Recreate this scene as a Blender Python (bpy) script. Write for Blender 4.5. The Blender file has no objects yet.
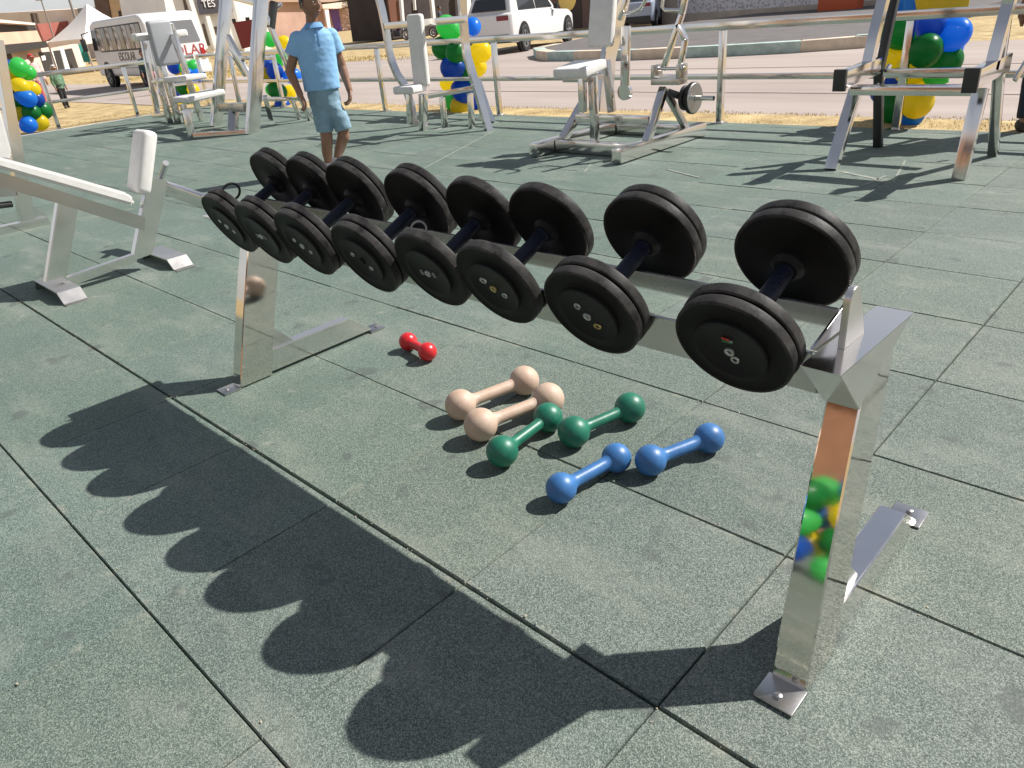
import bpy, bmesh, math, random
from mathutils import Vector as V, Matrix, noise as mnoise
random.seed(7)
R = math.radians
sc = bpy.context.scene
col = sc.collection
# ------------------------------------------------------------------ camera
F = 735.18
ROT = Matrix(((0.72333431, -0.25939064, 0.63992497), (0.68504595, 0.38581115, -0.61794968), (-0.08659983, 0.88536221, 0.45676495)))
EYE = V((0, 0, 1.12))
cd = bpy.data.cameras.new('camera'); cam = bpy.data.objects.new('camera', cd); col.objects.link(cam)
cam.matrix_world = Matrix.Translation(EYE) @ ROT.to_4x4()
cd.sensor_width = 36; cd.lens = F / 1024 * 36; cd.clip_start = .05; cd.clip_end = 2000
sc.camera = cam
def ray(px, py): return ROT @ V((px - 512, 384 - py, -F))
def G(px, py, z=0.0):
    r = ray(px, py); return EYE + r * ((z - EYE.z) / r.z)
def PX(px, py, x):
    r = ray(px, py); return EYE + r * (x / r.x)
def PY(px, py, y):
    r = ray(px, py); return EYE + r * (y / r.y)
# ------------------------------------------------------------------ light
SUN_AZ, SUN_EL = 61.1, 44.8
w = bpy.data.worlds.new('World'); sc.world = w; w.use_nodes = True
nt = w.node_tree; nt.nodes.clear()
sky = nt.nodes.new('ShaderNodeTexSky'); sky.sky_type = 'NISHITA'; sky.sun_disc = False
sky.sun_elevation = R(SUN_EL); sky.sun_rotation = R(90 - SUN_AZ); sky.air_density = 1.0; sky.dust_density = .6; sky.ozone_density = 1.0
bg = nt.nodes.new('ShaderNodeBackground'); bg.inputs[1].default_value = .05
wo = nt.nodes.new('ShaderNodeOutputWorld')
tcw = nt.nodes.new('ShaderNodeTexCoord'); mpw = nt.nodes.new('ShaderNodeMapping'); mpw.inputs['Scale'].default_value = (1, 1, 3.2); nw = nt.nodes.new('ShaderNodeTexNoise'); nw.inputs['Scale'].default_value = 2.6; nw.inputs['Detail'].default_value = 8; nw.inputs['Roughness'].default_value = .6
rw = nt.nodes.new('ShaderNodeValToRGB'); rw.color_ramp.elements[0].position = .36; rw.color_ramp.elements[1].position = .60; rw.color_ramp.elements[0].color = (.5, .5, .5, 1); rw.color_ramp.elements[1].color = (.9, .9, .9, 1)
mw = nt.nodes.new('ShaderNodeMix'); mw.data_type = 'RGBA'; mw.inputs['B'].default_value = (11.5, 11.5, 11.9, 1)
nt.links.new(tcw.outputs['Generated'], mpw.inputs[0]); nt.links.new(mpw.outputs[0], nw.inputs['Vector']); nt.links.new(nw.outputs['Fac'], rw.inputs[0]); sx = nt.nodes.new('ShaderNodeSeparateXYZ'); nt.links.new(tcw.outputs['Generated'], sx.inputs[0]); mz = nt.nodes.new('ShaderNodeMapRange'); mz.inputs[1].default_value = .08; mz.inputs[2].default_value = .58; mz.inputs[3].default_value = 1; mz.inputs[4].default_value = .28; nt.links.new(sx.outputs[2], mz.inputs[0])
mm = nt.nodes.new('ShaderNodeMath'); mm.operation = 'MULTIPLY'; nt.links.new(rw.outputs[0], mm.inputs[0]); nt.links.new(mz.outputs[0], mm.inputs[1]); nt.links.new(mm.outputs[0], mw.inputs['Factor']); nt.links.new(sky.outputs[0], mw.inputs['A'])
nt.links.new(mw.outputs['Result'], bg.inputs[0]); nt.links.new(bg.outputs[0], wo.inputs[0])
sl = bpy.data.lights.new('sun', 'SUN'); sl.energy = 5.0; sl.angle = R(.53); sl.color = (1, .965, .915)
so = bpy.data.objects.new('sun', sl); col.objects.link(so)
sd = V((math.cos(R(SUN_AZ)) * math.cos(R(SUN_EL)), math.sin(R(SUN_AZ)) * math.cos(R(SUN_EL)), math.sin(R(SUN_EL))))
so.rotation_euler = sd.to_track_quat('Z', 'Y').to_euler(); so.location = sd * 30
sc.view_settings.view_transform = 'Standard'; sc.view_settings.look = 'None'; sc.view_settings.exposure = .55; sc.view_settings.gamma = 1
sc.cycles.max_bounces = 8; sc.cycles.sample_clamp_indirect = 12; sc.cycles.blur_glossy = .5

# ------------------------------------------------------------------ materials
def mat(name, base, rough=.5, metal=0.0, var=0.0, vs=6.0, bump=0.0, bs=60.0, spec=.5, dark=None, rvar=0.0, detail=5, stretch=None):
    m = bpy.data.materials.new(name); m.use_nodes = True; n = m.node_tree; b = n.nodes['Principled BSDF']
    b.inputs['Base Color'].default_value = (*base, 1); b.inputs['Roughness'].default_value = rough; b.inputs['Metallic'].default_value = metal
    b.inputs['Specular IOR Level'].default_value = spec
    tc = n.nodes.new('ShaderNodeTexCoord')
    if var or rvar:
        t = n.nodes.new('ShaderNodeTexNoise'); t.inputs['Scale'].default_value = vs; t.inputs['Detail'].default_value = detail; t.inputs['Roughness'].default_value = .65
        if stretch:
            mp = n.nodes.new('ShaderNodeMapping'); mp.inputs['Scale'].default_value = stretch; n.links.new(tc.outputs['Object'], mp.inputs[0]); n.links.new(mp.outputs[0], t.inputs['Vector'])
        else: n.links.new(tc.outputs['Object'], t.inputs['Vector'])
        if var:
            r = n.nodes.new('ShaderNodeValToRGB'); r.color_ramp.elements[0].position = .3; r.color_ramp.elements[1].position = .7
            d = dark or tuple(c * (1 - var) for c in base)
            r.color_ramp.elements[0].color = (*d, 1); r.color_ramp.elements[1].color = (*[min(1, c * (1 + var * .5)) for c in base], 1)
            n.links.new(t.outputs['Fac'], r.inputs[0]); n.links.new(r.outputs[0], b.inputs['Base Color'])
        if rvar:
            mr = n.nodes.new('ShaderNodeMapRange'); mr.inputs[1].default_value = .3; mr.inputs[2].default_value = .7
            mr.inputs[3].default_value = max(.02, rough - rvar); mr.inputs[4].default_value = rough + rvar
            n.links.new(t.outputs['Fac'], mr.inputs[0]); n.links.new(mr.outputs[0], b.inputs['Roughness'])
    if bump:
        t2 = n.nodes.new('ShaderNodeTexNoise'); t2.inputs['Scale'].default_value = bs; t2.inputs['Detail'].default_value = 4
        n.links.new(tc.outputs['Object'], t2.inputs['Vector'])
        bp = n.nodes.new('ShaderNodeBump'); bp.inputs['Strength'].default_value = bump; bp.inputs['Distance'].default_value = .01
        n.links.new(t2.outputs['Fac'], bp.inputs['Height']); n.links.new(bp.outputs[0], b.inputs['Normal'])
    return m
M = {}
M['steel'] = mat('polished_stainless', (.74, .715, .69), .14, 1, var=.07, vs=4, bump=.02, bs=6, rvar=.05)
M['steel_worn'] = mat('smeared_stainless', (.55, .53, .51), .24, 1, var=.08, vs=4, bump=.03, bs=12, rvar=.06)
M['steel_brushed'] = mat('brushed_stainless', (.70, .67, .63), .32, 1, var=.08, vs=6, bump=.02, bs=40, rvar=.05)
M['steel_dark'] = mat('shaded_steel', (.05, .05, .052), .35, 1)
M['steel_mirror'] = mat('mirror_stainless', (.72, .685, .64), .055, 1, bump=.03, bs=6, rvar=.03, var=.07)
M['bolt'] = mat('bolt_steel', (.6, .58, .55), .3, 1)
M['white_pad'] = mat('white_vinyl', (.72, .70, .665), .42, var=.08, vs=14, bump=.12, bs=25)
M['shade_grey_pad'] = mat('shade_grey_vinyl', (.36, .37, .385), .5, bump=.1, bs=25)  # back of a pad in shade, the shade put into the grey
M['cap_black'] = mat('black_plastic', (.025, .027, .026), .45, bump=.1, bs=80)
M['cable'] = mat('cable_steel', (.45, .45, .45), .35, 1, bump=.4, bs=400)
M['cable_black'] = mat('cable_black', (.02, .02, .02), .5)
M['grip'] = mat('blue_black_grip', (.007, .009, .022), .42, bump=.2, bs=160, spec=.35)
M['hub'] = mat('hub_black', (.008, .008, .0085), .48, var=.35, vs=20, bump=.05, bs=150, spec=.18)
M['washer'] = mat('washer', (.52, .52, .50), .38, 1, var=.25, vs=80)
M['pale_print'] = mat('pale_print', (.30, .30, .30), .6, var=.6, vs=150)
M['red_print'] = mat('red_print', (.40, .05, .03), .6); M['green_print'] = mat('green_print', (.03, .16, .06), .6); M['brass'] = mat('brass_washer', (.5, .38, .16), .35, 1)
M['red'] = mat('red_vinyl', (.56, .018, .022), .32, var=.15, vs=30, bump=.1, bs=60)
M['beige'] = mat('beige_paint', (.50, .385, .30), .55, var=.12, vs=22, bump=.08, bs=60, dark=(.46, .31, .22))
M['green'] = mat('green_paint', (.012, .150, .090), .42, var=.3, vs=22, bump=.06, bs=50)
M['blue'] = mat('blue_paint', (.040, .150, .37), .42, var=.25, vs=22, bump=.06, bs=50)

def chips(m, c, thr=.66, sc=38, amt=.75):
    n = m.node_tree; b = n.nodes['Principled BSDF']; tc = n.nodes['Texture Coordinate']; src = b.inputs['Base Color'].links[0].from_socket
    t = n.nodes.new('ShaderNodeTexNoise'); t.inputs['Scale'].default_value = sc; t.inputs['Detail'].default_value = 6; t.inputs['Roughness'].default_value = .7; n.links.new(tc.outputs['Object'], t.inputs['Vector'])
    r = n.nodes.new('ShaderNodeValToRGB'); r.color_ramp.elements[0].position = thr; r.color_ramp.elements[1].position = thr + .025; r.color_ramp.elements[0].color = (0, 0, 0, 1); r.color_ramp.elements[1].color = (amt, amt, amt, 1); n.links.new(t.outputs['Fac'], r.inputs[0])
    x = n.nodes.new('ShaderNodeMix'); x.data_type = 'RGBA'; x.inputs['B'].default_value = (*c, 1); n.links.new(r.outputs[0], x.inputs['Factor']); n.links.new(src, x.inputs['A']); n.links.new(x.outputs['Result'], b.inputs['Base Color'])
chips(M['green'], (.16, .2, .17)); chips(M['blue'], (.2, .26, .34)); chips(M['beige'], (.33, .25, .19), .63, 30, .6); chips(M['red'], (.3, .1, .09), .67)
def plate_mat():                                    # black plates: dusty, scuffed rims
    m = mat('black_cast_plate', (.006, .006, .006), .5, bump=.05, bs=140, spec=.14); n = m.node_tree; b = n.nodes['Principled BSDF']
    tc = n.nodes['Texture Coordinate']
    t = n.nodes.new('ShaderNodeTexNoise'); t.inputs['Scale'].default_value = 16; t.inputs['Detail'].default_value = 8; t.inputs['Roughness'].default_value = .75
    n.links.new(tc.outputs['Object'], t.inputs['Vector'])
    at = n.nodes.new('ShaderNodeAttribute'); at.attribute_name = 'rim'
    ma = n.nodes.new('ShaderNodeMath'); ma.operation = 'MULTIPLY'
    r = n.nodes.new('ShaderNodeValToRGB'); r.color_ramp.elements[0].position = .36; r.color_ramp.elements[1].position = .66
    r.color_ramp.elements[0].color = (0, 0, 0, 1); r.color_ramp.elements[1].color = (.8, .8, .8, 1)
    n.links.new(t.outputs['Fac'], r.inputs[0]); n.links.new(r.outputs[0], ma.inputs[0]); n.links.new(at.outputs['Fac'], ma.inputs[1])
    mx = n.nodes.new('ShaderNodeMix'); mx.data_type = 'RGBA'
    mx.inputs['A'].default_value = (.0055, .0055, .0055, 1); mx.inputs['B'].default_value = (.075, .070, .066, 1)
    n.links.new(ma.outputs[0], mx.inputs['Factor']); n.links.new(mx.outputs['Result'], b.inputs['Base Color'])
    return m
M['plate'] = plate_mat()

def rubber_mat():
    m = bpy.data.materials.new('green_rubber_granules'); m.use_nodes = True; n = m.node_tree; b = n.nodes['Principled BSDF']
    L = n.links.new; N = n.nodes.new
    tc = N('ShaderNodeTexCoord')
    def noise(s, d=4, r=.6):
        t = N('ShaderNodeTexNoise'); t.inputs['Scale'].default_value = s; t.inputs['Detail'].default_value = d; t.inputs['Roughness'].default_value = r
        L(tc.outputs['Object'], t.inputs['Vector']); return t
    def ramp(src, p0, p1, c0, c1):
        r = N('ShaderNodeValToRGB'); r.color_ramp.elements[0].position = p0; r.color_ramp.elements[1].position = p1
        r.color_ramp.elements[0].color = (*c0, 1); r.color_ramp.elements[1].color = (*c1, 1); L(src, r.inputs[0]); return r
    def mix(f, a, c, mode='MIX'):
        x = N('ShaderNodeMix'); x.data_type = 'RGBA'; x.blend_type = mode
        for k, s in (('Factor', f), ('A', a), ('B', c)):
            if hasattr(s, 'links'): L(s, x.inputs[k])
            elif k == 'Factor': x.inputs[k].default_value = s
            else: x.inputs[k].default_value = (*s, 1)
        return x.outputs['Result']
    vor = N('ShaderNodeTexVoronoi'); vor.inputs['Scale'].default_value = 500; L(tc.outputs['Object'], vor.inputs['Vector'])
    sep = N('ShaderNodeSeparateColor'); L(vor.outputs['Color'], sep.inputs[0])
    grain = ramp(sep.outputs[0], 0, 1, (.050, .068, .058), (.250, .280, .245))
    e = grain.color_ramp.elements.new(.55); e.color = (.116, .146, .127, 1)
    big = noise(1.1, 6, .6)
    tint = ramp(big.outputs['Fac'], .32, .7, (.83, .88, .86), (1.12, 1.09, 1.08))
    c = mix(1.0, grain.outputs[0], tint.outputs[0], 'MULTIPLY')
    at = N('ShaderNodeAttribute'); at.attribute_name = 'tile'
    c = mix(1.0, c, at.outputs['Color'], 'MULTIPLY')
    # pale trodden dust in smears and blotches
    mp = N('ShaderNodeMapping'); mp.inputs['Scale'].default_value = (1.1, 3.2, 1); mp.inputs['Rotation'].default_value = (0, 0, .6); L(tc.outputs['Object'], mp.inputs[0])
    sm = N('ShaderNodeTexNoise'); sm.inputs['Scale'].default_value = 1.7; sm.inputs['Detail'].default_value = 7; sm.inputs['Roughness'].default_value = .68; L(mp.outputs[0], sm.inputs['Vector'])
    dust = ramp(sm.outputs['Fac'], .50, .74, (0, 0, 0), (.40, .40, .40))
    c = mix(dust.outputs[0], c, (.30, .30, .255))
    sp = noise(9, 4, .6); spots = ramp(sp.outputs['Fac'], .66, .76, (0, 0, 0), (.5, .5, .5))
    c = mix(spots.outputs[0], c, (.30, .30, .26))
    ds = noise(7.5, 3, .5); dsp = ramp(ds.outputs['Fac'], .31, .36, (.6, .6, .6), (0, 0, 0))
    c = mix(dsp.outputs[0], c, (.075, .085, .080))
    ed = N('ShaderNodeAttribute'); ed.attribute_name = 'edge'
    en = noise(14, 5, .7); er = ramp(en.outputs['Fac'], .52, .74, (0, 0, 0), (.75, .75, .75))
    ml = N('ShaderNodeMath'); ml.operation = 'MULTIPLY'; L(er.outputs[0], ml.inputs[0]); L(ed.outputs['Fac'], ml.inputs[1])
    c = mix(ml.outputs[0], c, (.36, .34, .27))
    L(c, b.inputs['Base Color']); b.inputs['Roughness'].default_value = .72; b.inputs['Specular IOR Level'].default_value = .38
    bp = N('ShaderNodeBump'); bp.inputs['Strength'].default_value = .35; bp.inputs['Distance'].default_value = .002
    L(vor.outputs['Distance'], bp.inputs['Height']); L(bp.outputs[0], b.inputs['Normal'])
    return m
M['rubber'] = rubber_mat()
M['gap'] = mat('gap_dirt', (.030, .030, .026), .95, var=.4, vs=20)
M['grass'] = mat('dry_grass', (.47, .36, .18), .95, var=.45, vs=3, bump=.8, bs=60, dark=(.26, .17, .07))
M['road'] = mat('dusty_road', (.385, .32, .28), .9, var=.16, vs=.8, bump=.3, bs=60, dark=(.295, .24, .21), detail=9, stretch=(.18, 1.3, 1))
M['asphalt'] = mat('worn_asphalt', (.13, .115, .11), .9, var=.25, vs=2, bump=.3, bs=60)
M['tar'] = mat('tar_line', (.16, .125, .11), .9, var=.3, vs=3)
M['blade'] = mat('straw_blades', (.54, .43, .20), .8, var=.4, vs=4, dark=(.34, .26, .07))
M['kerb_pale'] = mat('kerb_faded_green', (.43, .53, .48), .85, var=.3, vs=4); M['kerb_cream'] = mat('kerb_cream', (.66, .55, .42), .85, var=.25, vs=4)
M['concrete'] = mat('pale_concrete', (.52, .44, .36), .85, var=.2, vs=3)
for nm, c in dict(b_green=(.02, .26, .06), b_lime=(.10, .60, .16), b_blue=(.02, .12, .50), b_sky=(.03, .28, .85), b_yellow=(.90, .66, .03)).items():
    M[nm] = mat('balloon_' + nm[2:], c, .3, spec=.5, var=.08, vs=4)
    bn_ = M[nm].node_tree; tr = bn_.nodes.new('ShaderNodeBsdfTranslucent'); tr.inputs['Color'].default_value = (*[min(1, v * 1.3 + .02) for v in c], 1)
    mxs = bn_.nodes.new('ShaderNodeMixShader'); mxs.inputs[0].default_value = .6
    bn_.links.new(bn_.nodes['Principled BSDF'].outputs[0], mxs.inputs[1]); bn_.links.new(tr.outputs[0], mxs.inputs[2]); bn_.links.new(mxs.outputs[0], bn_.nodes['Material Output'].inputs['Surface'])

# ------------------------------------------------------------------ mesh building
class MB:
    def __init__(s): s.bm = bmesh.new(); s.rim = s.bm.verts.layers.float.new('rim')
    def add(s, other):
        me = bpy.data.meshes.new('tmp'); other.to_mesh(me); other.free(); s.bm.from_mesh(me); bpy.data.meshes.remove(me); return s
    def hexa(s, pts, bevel=0.0):                    # 8 corners: bottom ring 0-3, top ring 4-7
        b = bmesh.new(); vs = [b.verts.new(p) for p in pts]
        for f in ((3, 2, 1, 0), (4, 5, 6, 7), (0, 1, 5, 4), (1, 2, 6, 5), (2, 3, 7, 6), (3, 0, 4, 7)): b.faces.new([vs[i] for i in f])
        bmesh.ops.recalc_face_normals(b, faces=b.faces)
        if bevel: bmesh.ops.bevel(b, geom=list(b.edges), offset=bevel, segments=2, affect='EDGES', profile=.6)
        return s.add(b)
    def box(s, lo, hi, bevel=0.0):
        x0, y0, z0 = lo; x1, y1, z1 = hi
        return s.hexa([(x0, y0, z0), (x1, y0, z0), (x1, y1, z0), (x0, y1, z0), (x0, y0, z1), (x1, y0, z1), (x1, y1, z1), (x0, y1, z1)], bevel)
    def beam(s, p, q, wd, h, side=None, bevel=.004, ext=0.0):   # wd along 'side', h across
        p, q = V(p), V(q); d = (q - p).normalized(); p = p - d * ext; q = q + d * ext
        sd_ = V(side) if side is not None else (d.cross(V((0, 0, 1))) if abs(d.z) < .95 else V((1, 0, 0)))
        sd_ = (sd_ - d * sd_.dot(d)).normalized(); u = sd_.cross(d).normalized()
        a, c = sd_ * wd / 2, u * h / 2
        return s.hexa([p - a - c, p + a - c, p + a + c, p - a + c, q - a - c, q + a - c, q + a + c, q - a + c], bevel)
    def prism(s, pts, off, bevel=0.0):              # polygon extruded by a vector
        b = bmesh.new(); off = V(off); n = len(pts)
        a = [b.verts.new(V(p)) for p in pts]; c = [b.verts.new(V(p) + off) for p in pts]
        b.faces.new(a); b.faces.new(c[::-1])
        for i in range(n): b.faces.new([a[i], c[i], c[(i + 1) % n], a[(i + 1) % n]])
        bmesh.ops.recalc_face_normals(b, faces=b.faces)
        if bevel: bmesh.ops.bevel(b, geom=list(b.edges), offset=bevel, segments=2, affect='EDGES')
        return s.add(b)
    def loft(s, rings, cap=True, close=False):      # rings of equal vertex counts
        b = bmesh.new(); rr = [[b.verts.new(p) for p in r] for r in rings]; n = len(rr[0])
        for i in range(len(rr) - (0 if close else 1)):
            x, y = rr[i], rr[(i + 1) % len(rr)]
            for j in range(n): b.faces.new([x[j], x[(j + 1) % n], y[(j + 1) % n], y[j]])
        if cap and not close: b.faces.new(rr[0][::-1]); b.faces.new(rr[-1])
        bmesh.ops.recalc_face_normals(b, faces=b.faces)
        return s.add(b)
    def tube(s, pts, r, n=12, r2=None, cap=True):
        pts = [V(p) for p in pts]; rings = []; prev = None
        for i, p in enumerate(pts):
            d = (pts[min(i + 1, len(pts) - 1)] - pts[max(i - 1, 0)]).normalized()
            if prev is None: u = d.orthogonal().normalized()
            else: u = (prev - d * prev.dot(d)).normalized()
            prev = u; v = d.cross(u)
            k = r if r2 is None else r + (r2 - r) * i / (len(pts) - 1)
            k = k[i] if isinstance(k, (list, tuple)) else k
            rings.append([p + (u * math.cos(t) + v * math.sin(t)) * k for t in (2 * math.pi * j / n for j in range(n))])
        return s.loft(rings, cap)
    def lathe(s, prof, mat_=None, n=64, rimf=None): # profile of (axial, radius) about the Y axis, then a matrix
        mat_ = mat_ or Matrix.Identity(4); b = bmesh.new(); rl = b.verts.layers.float.new('rim'); rr = []
        for a, r in prof:
            if r < 1e-6:
                v = b.verts.new(mat_ @ V((0, a, 0))); rr.append([v]); ring = [v]
            else:
                ring = [b.verts.new(mat_ @ V((r * math.cos(2 * math.pi * j / n), a, r * math.sin(2 * math.pi * j / n)))) for j in range(n)]; rr.append(ring)
            for v in ring: v[rl] = rimf(a, r) if rimf else 0
        for x, y in zip(rr, rr[1:]):
            for j in range(n):
                k = (j + 1) % n
                if len(x) == 1 and len(y) == 1: continue
                if len(x) == 1: b.faces.new([x[0], y[j], y[k]])
                elif len(y) == 1: b.faces.new([x[j], x[k], y[0]])
                else: b.faces.new([x[j], x[k], y[k], y[j]])
        bmesh.ops.recalc_face_normals(b, faces=b.faces)
        return s.add(b)
    def ball(s, c, r, sx=1, sy=1, sz=1, seg=32, rot=None):
        b = bmesh.new(); bmesh.ops.create_uvsphere(b, u_segments=seg, v_segments=seg // 2, radius=1)
        m = Matrix.Translation(V(c)) @ (rot.to_4x4() if rot else Matrix.Identity(4)) @ Matrix.Diagonal((r * sx, r * sy, r * sz, 1))
        bmesh.ops.transform(b, matrix=m, verts=b.verts); return s.add(b)
    def build(s, name, material, parent=None, local=False, smooth=True, angle=38):
        if parent is not None and not local:
            o = V((0, 0, 0)); q = parent
            while q is not None: o += q.location; q = q.parent
            bmesh.ops.translate(s.bm, verts=s.bm.verts, vec=-o)
        me = bpy.data.meshes.new(name); s.bm.to_mesh(me); s.bm.free()
        mats = material if isinstance(material, (list, tuple)) else [material]
        for m in mats: me.materials.append(m)
        if smooth:
            me.polygons.foreach_set('use_smooth', [True] * len(me.polygons)); me.set_sharp_from_angle(angle=R(angle))
        o = bpy.data.objects.new(name, me); col.objects.link(o)
        if parent is not None: o.parent = parent
        return o
def tag(o, label=None, cat=None, group=None, kind=None):
    for k, v in (('label', label), ('category', cat), ('group', group), ('kind', kind)):
        if v: o[k] = v
    return o
def thing(name, label, cat, loc=(0, 0, 0), rot=(0, 0, 0), group=None):
    o = bpy.data.objects.new(name, None); o.empty_display_size = .1; col.objects.link(o); o.location = loc; o.rotation_euler = rot
    return tag(o, label, cat, group)
def struct(name, mb, m, **k): return tag(mb.build(name, m, **k), kind='structure')

# ------------------------------------------------------------------ the ground
FX0, FX1, FY0, FY1, T = -13.75, 2.25, -3.24, 6.40, .5
def build_floor():
    bm = bmesh.new(); tl = bm.verts.layers.float_color.new('tile'); el = bm.verts.layers.float.new('edge')
    ys = [.26 + .5 * k for k in range(-7, 14)]; xs = [-.5 * k for k in range(-4, 28)]
    for ix, x1 in enumerate(xs):
        x0 = x1 - T
        if x0 < -13.76: continue
        for iy, y0 in enumerate(ys):
            y1 = min(y0 + T, FY1)
            if y1 - y0 < .1: continue
            rnd = random.Random(ix * 991 + iy * 37)
            near = -5 < x0 < 1.5 and -.6 < y0 < 3.3
            ga = {.26: .0017, .76: .0034, 1.26: .0010, 1.76: .0024, 2.26: .0013}
            lo = ga.get(round(y0, 2), .0016); hi = ga.get(round(y1, 2), .0016)
            le, ri = rnd.choice((.0008, .0012, .0018)), rnd.choice((.0008, .0012, .0018))
            a, b, c, d = x0 + le, x1 - ri, y0 + lo, y1 - hi
            n = 10 if near else 2
            per = [(a + (b - a) * i / n, c, 0, -1) for i in range(n)] + [(b, c + (d - c) * i / n, 1, 0) for i in range(n)] + \
                  [(b - (b - a) * i / n, d, 0, 1) for i in range(n)] + [(a, d - (d - c) * i / n, -1, 0) for i in range(n)]
            dz = rnd.uniform(-.0012, .0012); tx, ty = rnd.uniform(-.003, .003), rnd.uniform(-.003, .003)
            g = rnd.uniform(.93, 1.06); colr = (g * rnd.uniform(.975, 1.02), g, g * rnd.uniform(.97, 1.03), 1)
            gx_ = max(0, min(1, (x0 + 2.6) / 2.2)); colr = (colr[0] * (.93 + .09 * gx_), colr[1] * (1.01 - .02 * gx_), colr[2] * (.98 - .0 * gx_), 1)
            mx, my = (a + b) / 2, (c + d) / 2; J = .0011 if near else 0
            def ring(ins, z, e):
                out = []
                for i, (x, y, nx, ny) in enumerate(per):
                    j = 0 if i % n == 0 else J * mnoise.noise(V((x * 9 + ix, y * 9 + iy, 3)))
                    px = min(max(x + nx * j, a + ins), b - ins); py = min(max(y + ny * j, c + ins), d - ins)
                    v = bm.verts.new((px, py, z + dz + tx * (px - mx) + ty * (py - my))); v[tl] = colr; v[el] = e; out.append(v)
                return out
            r0 = ring(0, -.03, 0); r1 = ring(0, -.004, .5); r2 = ring(.0024, 0, .8); r3 = ring(.022, .0002, 0)
            for p, q in ((r0, r1), (r1, r2), (r2, r3)):
                for i in range(len(p)): bm.faces.new([p[i], p[(i + 1) % len(p)], q[(i + 1) % len(p)], q[i]])
            bm.faces.new(r3)
    me = bpy.data.meshes.new('rubber_floor'); bm.to_mesh(me); bm.free(); me.materials.append(M['rubber'])
    o = bpy.data.objects.new('floor', me); col.objects.link(o); o['kind'] = 'structure'
build_floor()
struct('subfloor', MB().box((FX0 + .02, FY0 + .02, -.2), (FX1 - .02, FY1 - .02, -.022)), M['gap'], smooth=False)
def build_ground():
    bm = bmesh.new()
    def h(x, y):
        t = max(min(1, max(0, (y - 6.95) / .5)), min(1, max(0, (-14.6 - x) / 2.5))); t = t * t * (3 - 2 * t)
        return -.012 - .25 * t
    xs = [-900, -300, -120, -70, -45, -30, -24, -20] + [-18 + .25 * i for i in range(0, 90)] + [8, 16, 40, 120, 400, 900]
    ys = [-900, -300, -100, -30, -10, -4] + [-2 + .5 * i for i in range(16)] + [6 + .1 * i for i in range(20)] + [8.5, 10, 13, 18, 25, 35, 60, 120, 300, 900]
    g = [[bm.verts.new((x, y, h(x, y) + (.012 * mnoise.noise(V((x * 2, y * 2, 0))) if abs(x) < 19 and 6.3 < y < 7.3 else 0))) for x in xs] for y in ys]
    for j in range(len(ys) - 1):
        for i in range(len(xs) - 1):
            if xs[i] >= FX0 and xs[i + 1] <= FX1 - .2 and ys[j] >= FY0 and ys[j + 1] <= FY1: continue
            bm.faces.new([g[j][i], g[j][i + 1], g[j + 1][i + 1], g[j + 1][i]])
    me = bpy.data.meshes.new('ground'); bm.to_mesh(me); bm.free(); me.materials.append(M['grass'])
    me.polygons.foreach_set('use_smooth', [True] * len(me.polygons))
    o = bpy.data.objects.new('ground', me); col.objects.link(o); o['kind'] = 'structure'
build_ground()
def sheet(name, pts, z, m, th=.06):
    return struct(name, MB().prism([(p[0], p[1], z - th) for p in pts], (0, 0, th)), M[m] if isinstance(m, str) else m, smooth=False)
RZ = -.25
sheet('road', [(-80, 7.5), (12, 7.5), (12, 15.6), (-4.5, 17.2), (-13.4, 26), (-13.4, 60), (-20.5, 60), (-19.5, 22), (-25.5, 17.4), (-26, 12.4), (-34, 11.3), (-80, 12.2)], RZ, 'road')
sheet('verge_shadow', [tuple(G(x, y, RZ).xy) for x, y in ((262, 60), (344, 50.5), (384, 46.5), (440, 41), (440, 37.5), (384, 42.5), (344, 46.5), (262, 55))], RZ + .004, 'asphalt')  # dark sheet painted in for a shadow cast across the dry grass
for i, (y, x0, x1) in enumerate(((10.1, -12, 6), (11.6, -30, 3), (13.2, -11, 9))):
    pts = [(x0 + (x1 - x0) * k / 20, y + .06 * mnoise.noise(V((k * .7, i * 5, 0)))) for k in range(21)]
    sheet('tar_seam', [(p[0], p[1]) for p in pts] + [(p[0], p[1] + .05) for p in pts[::-1]], RZ + .004, 'tar', .003)
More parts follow.
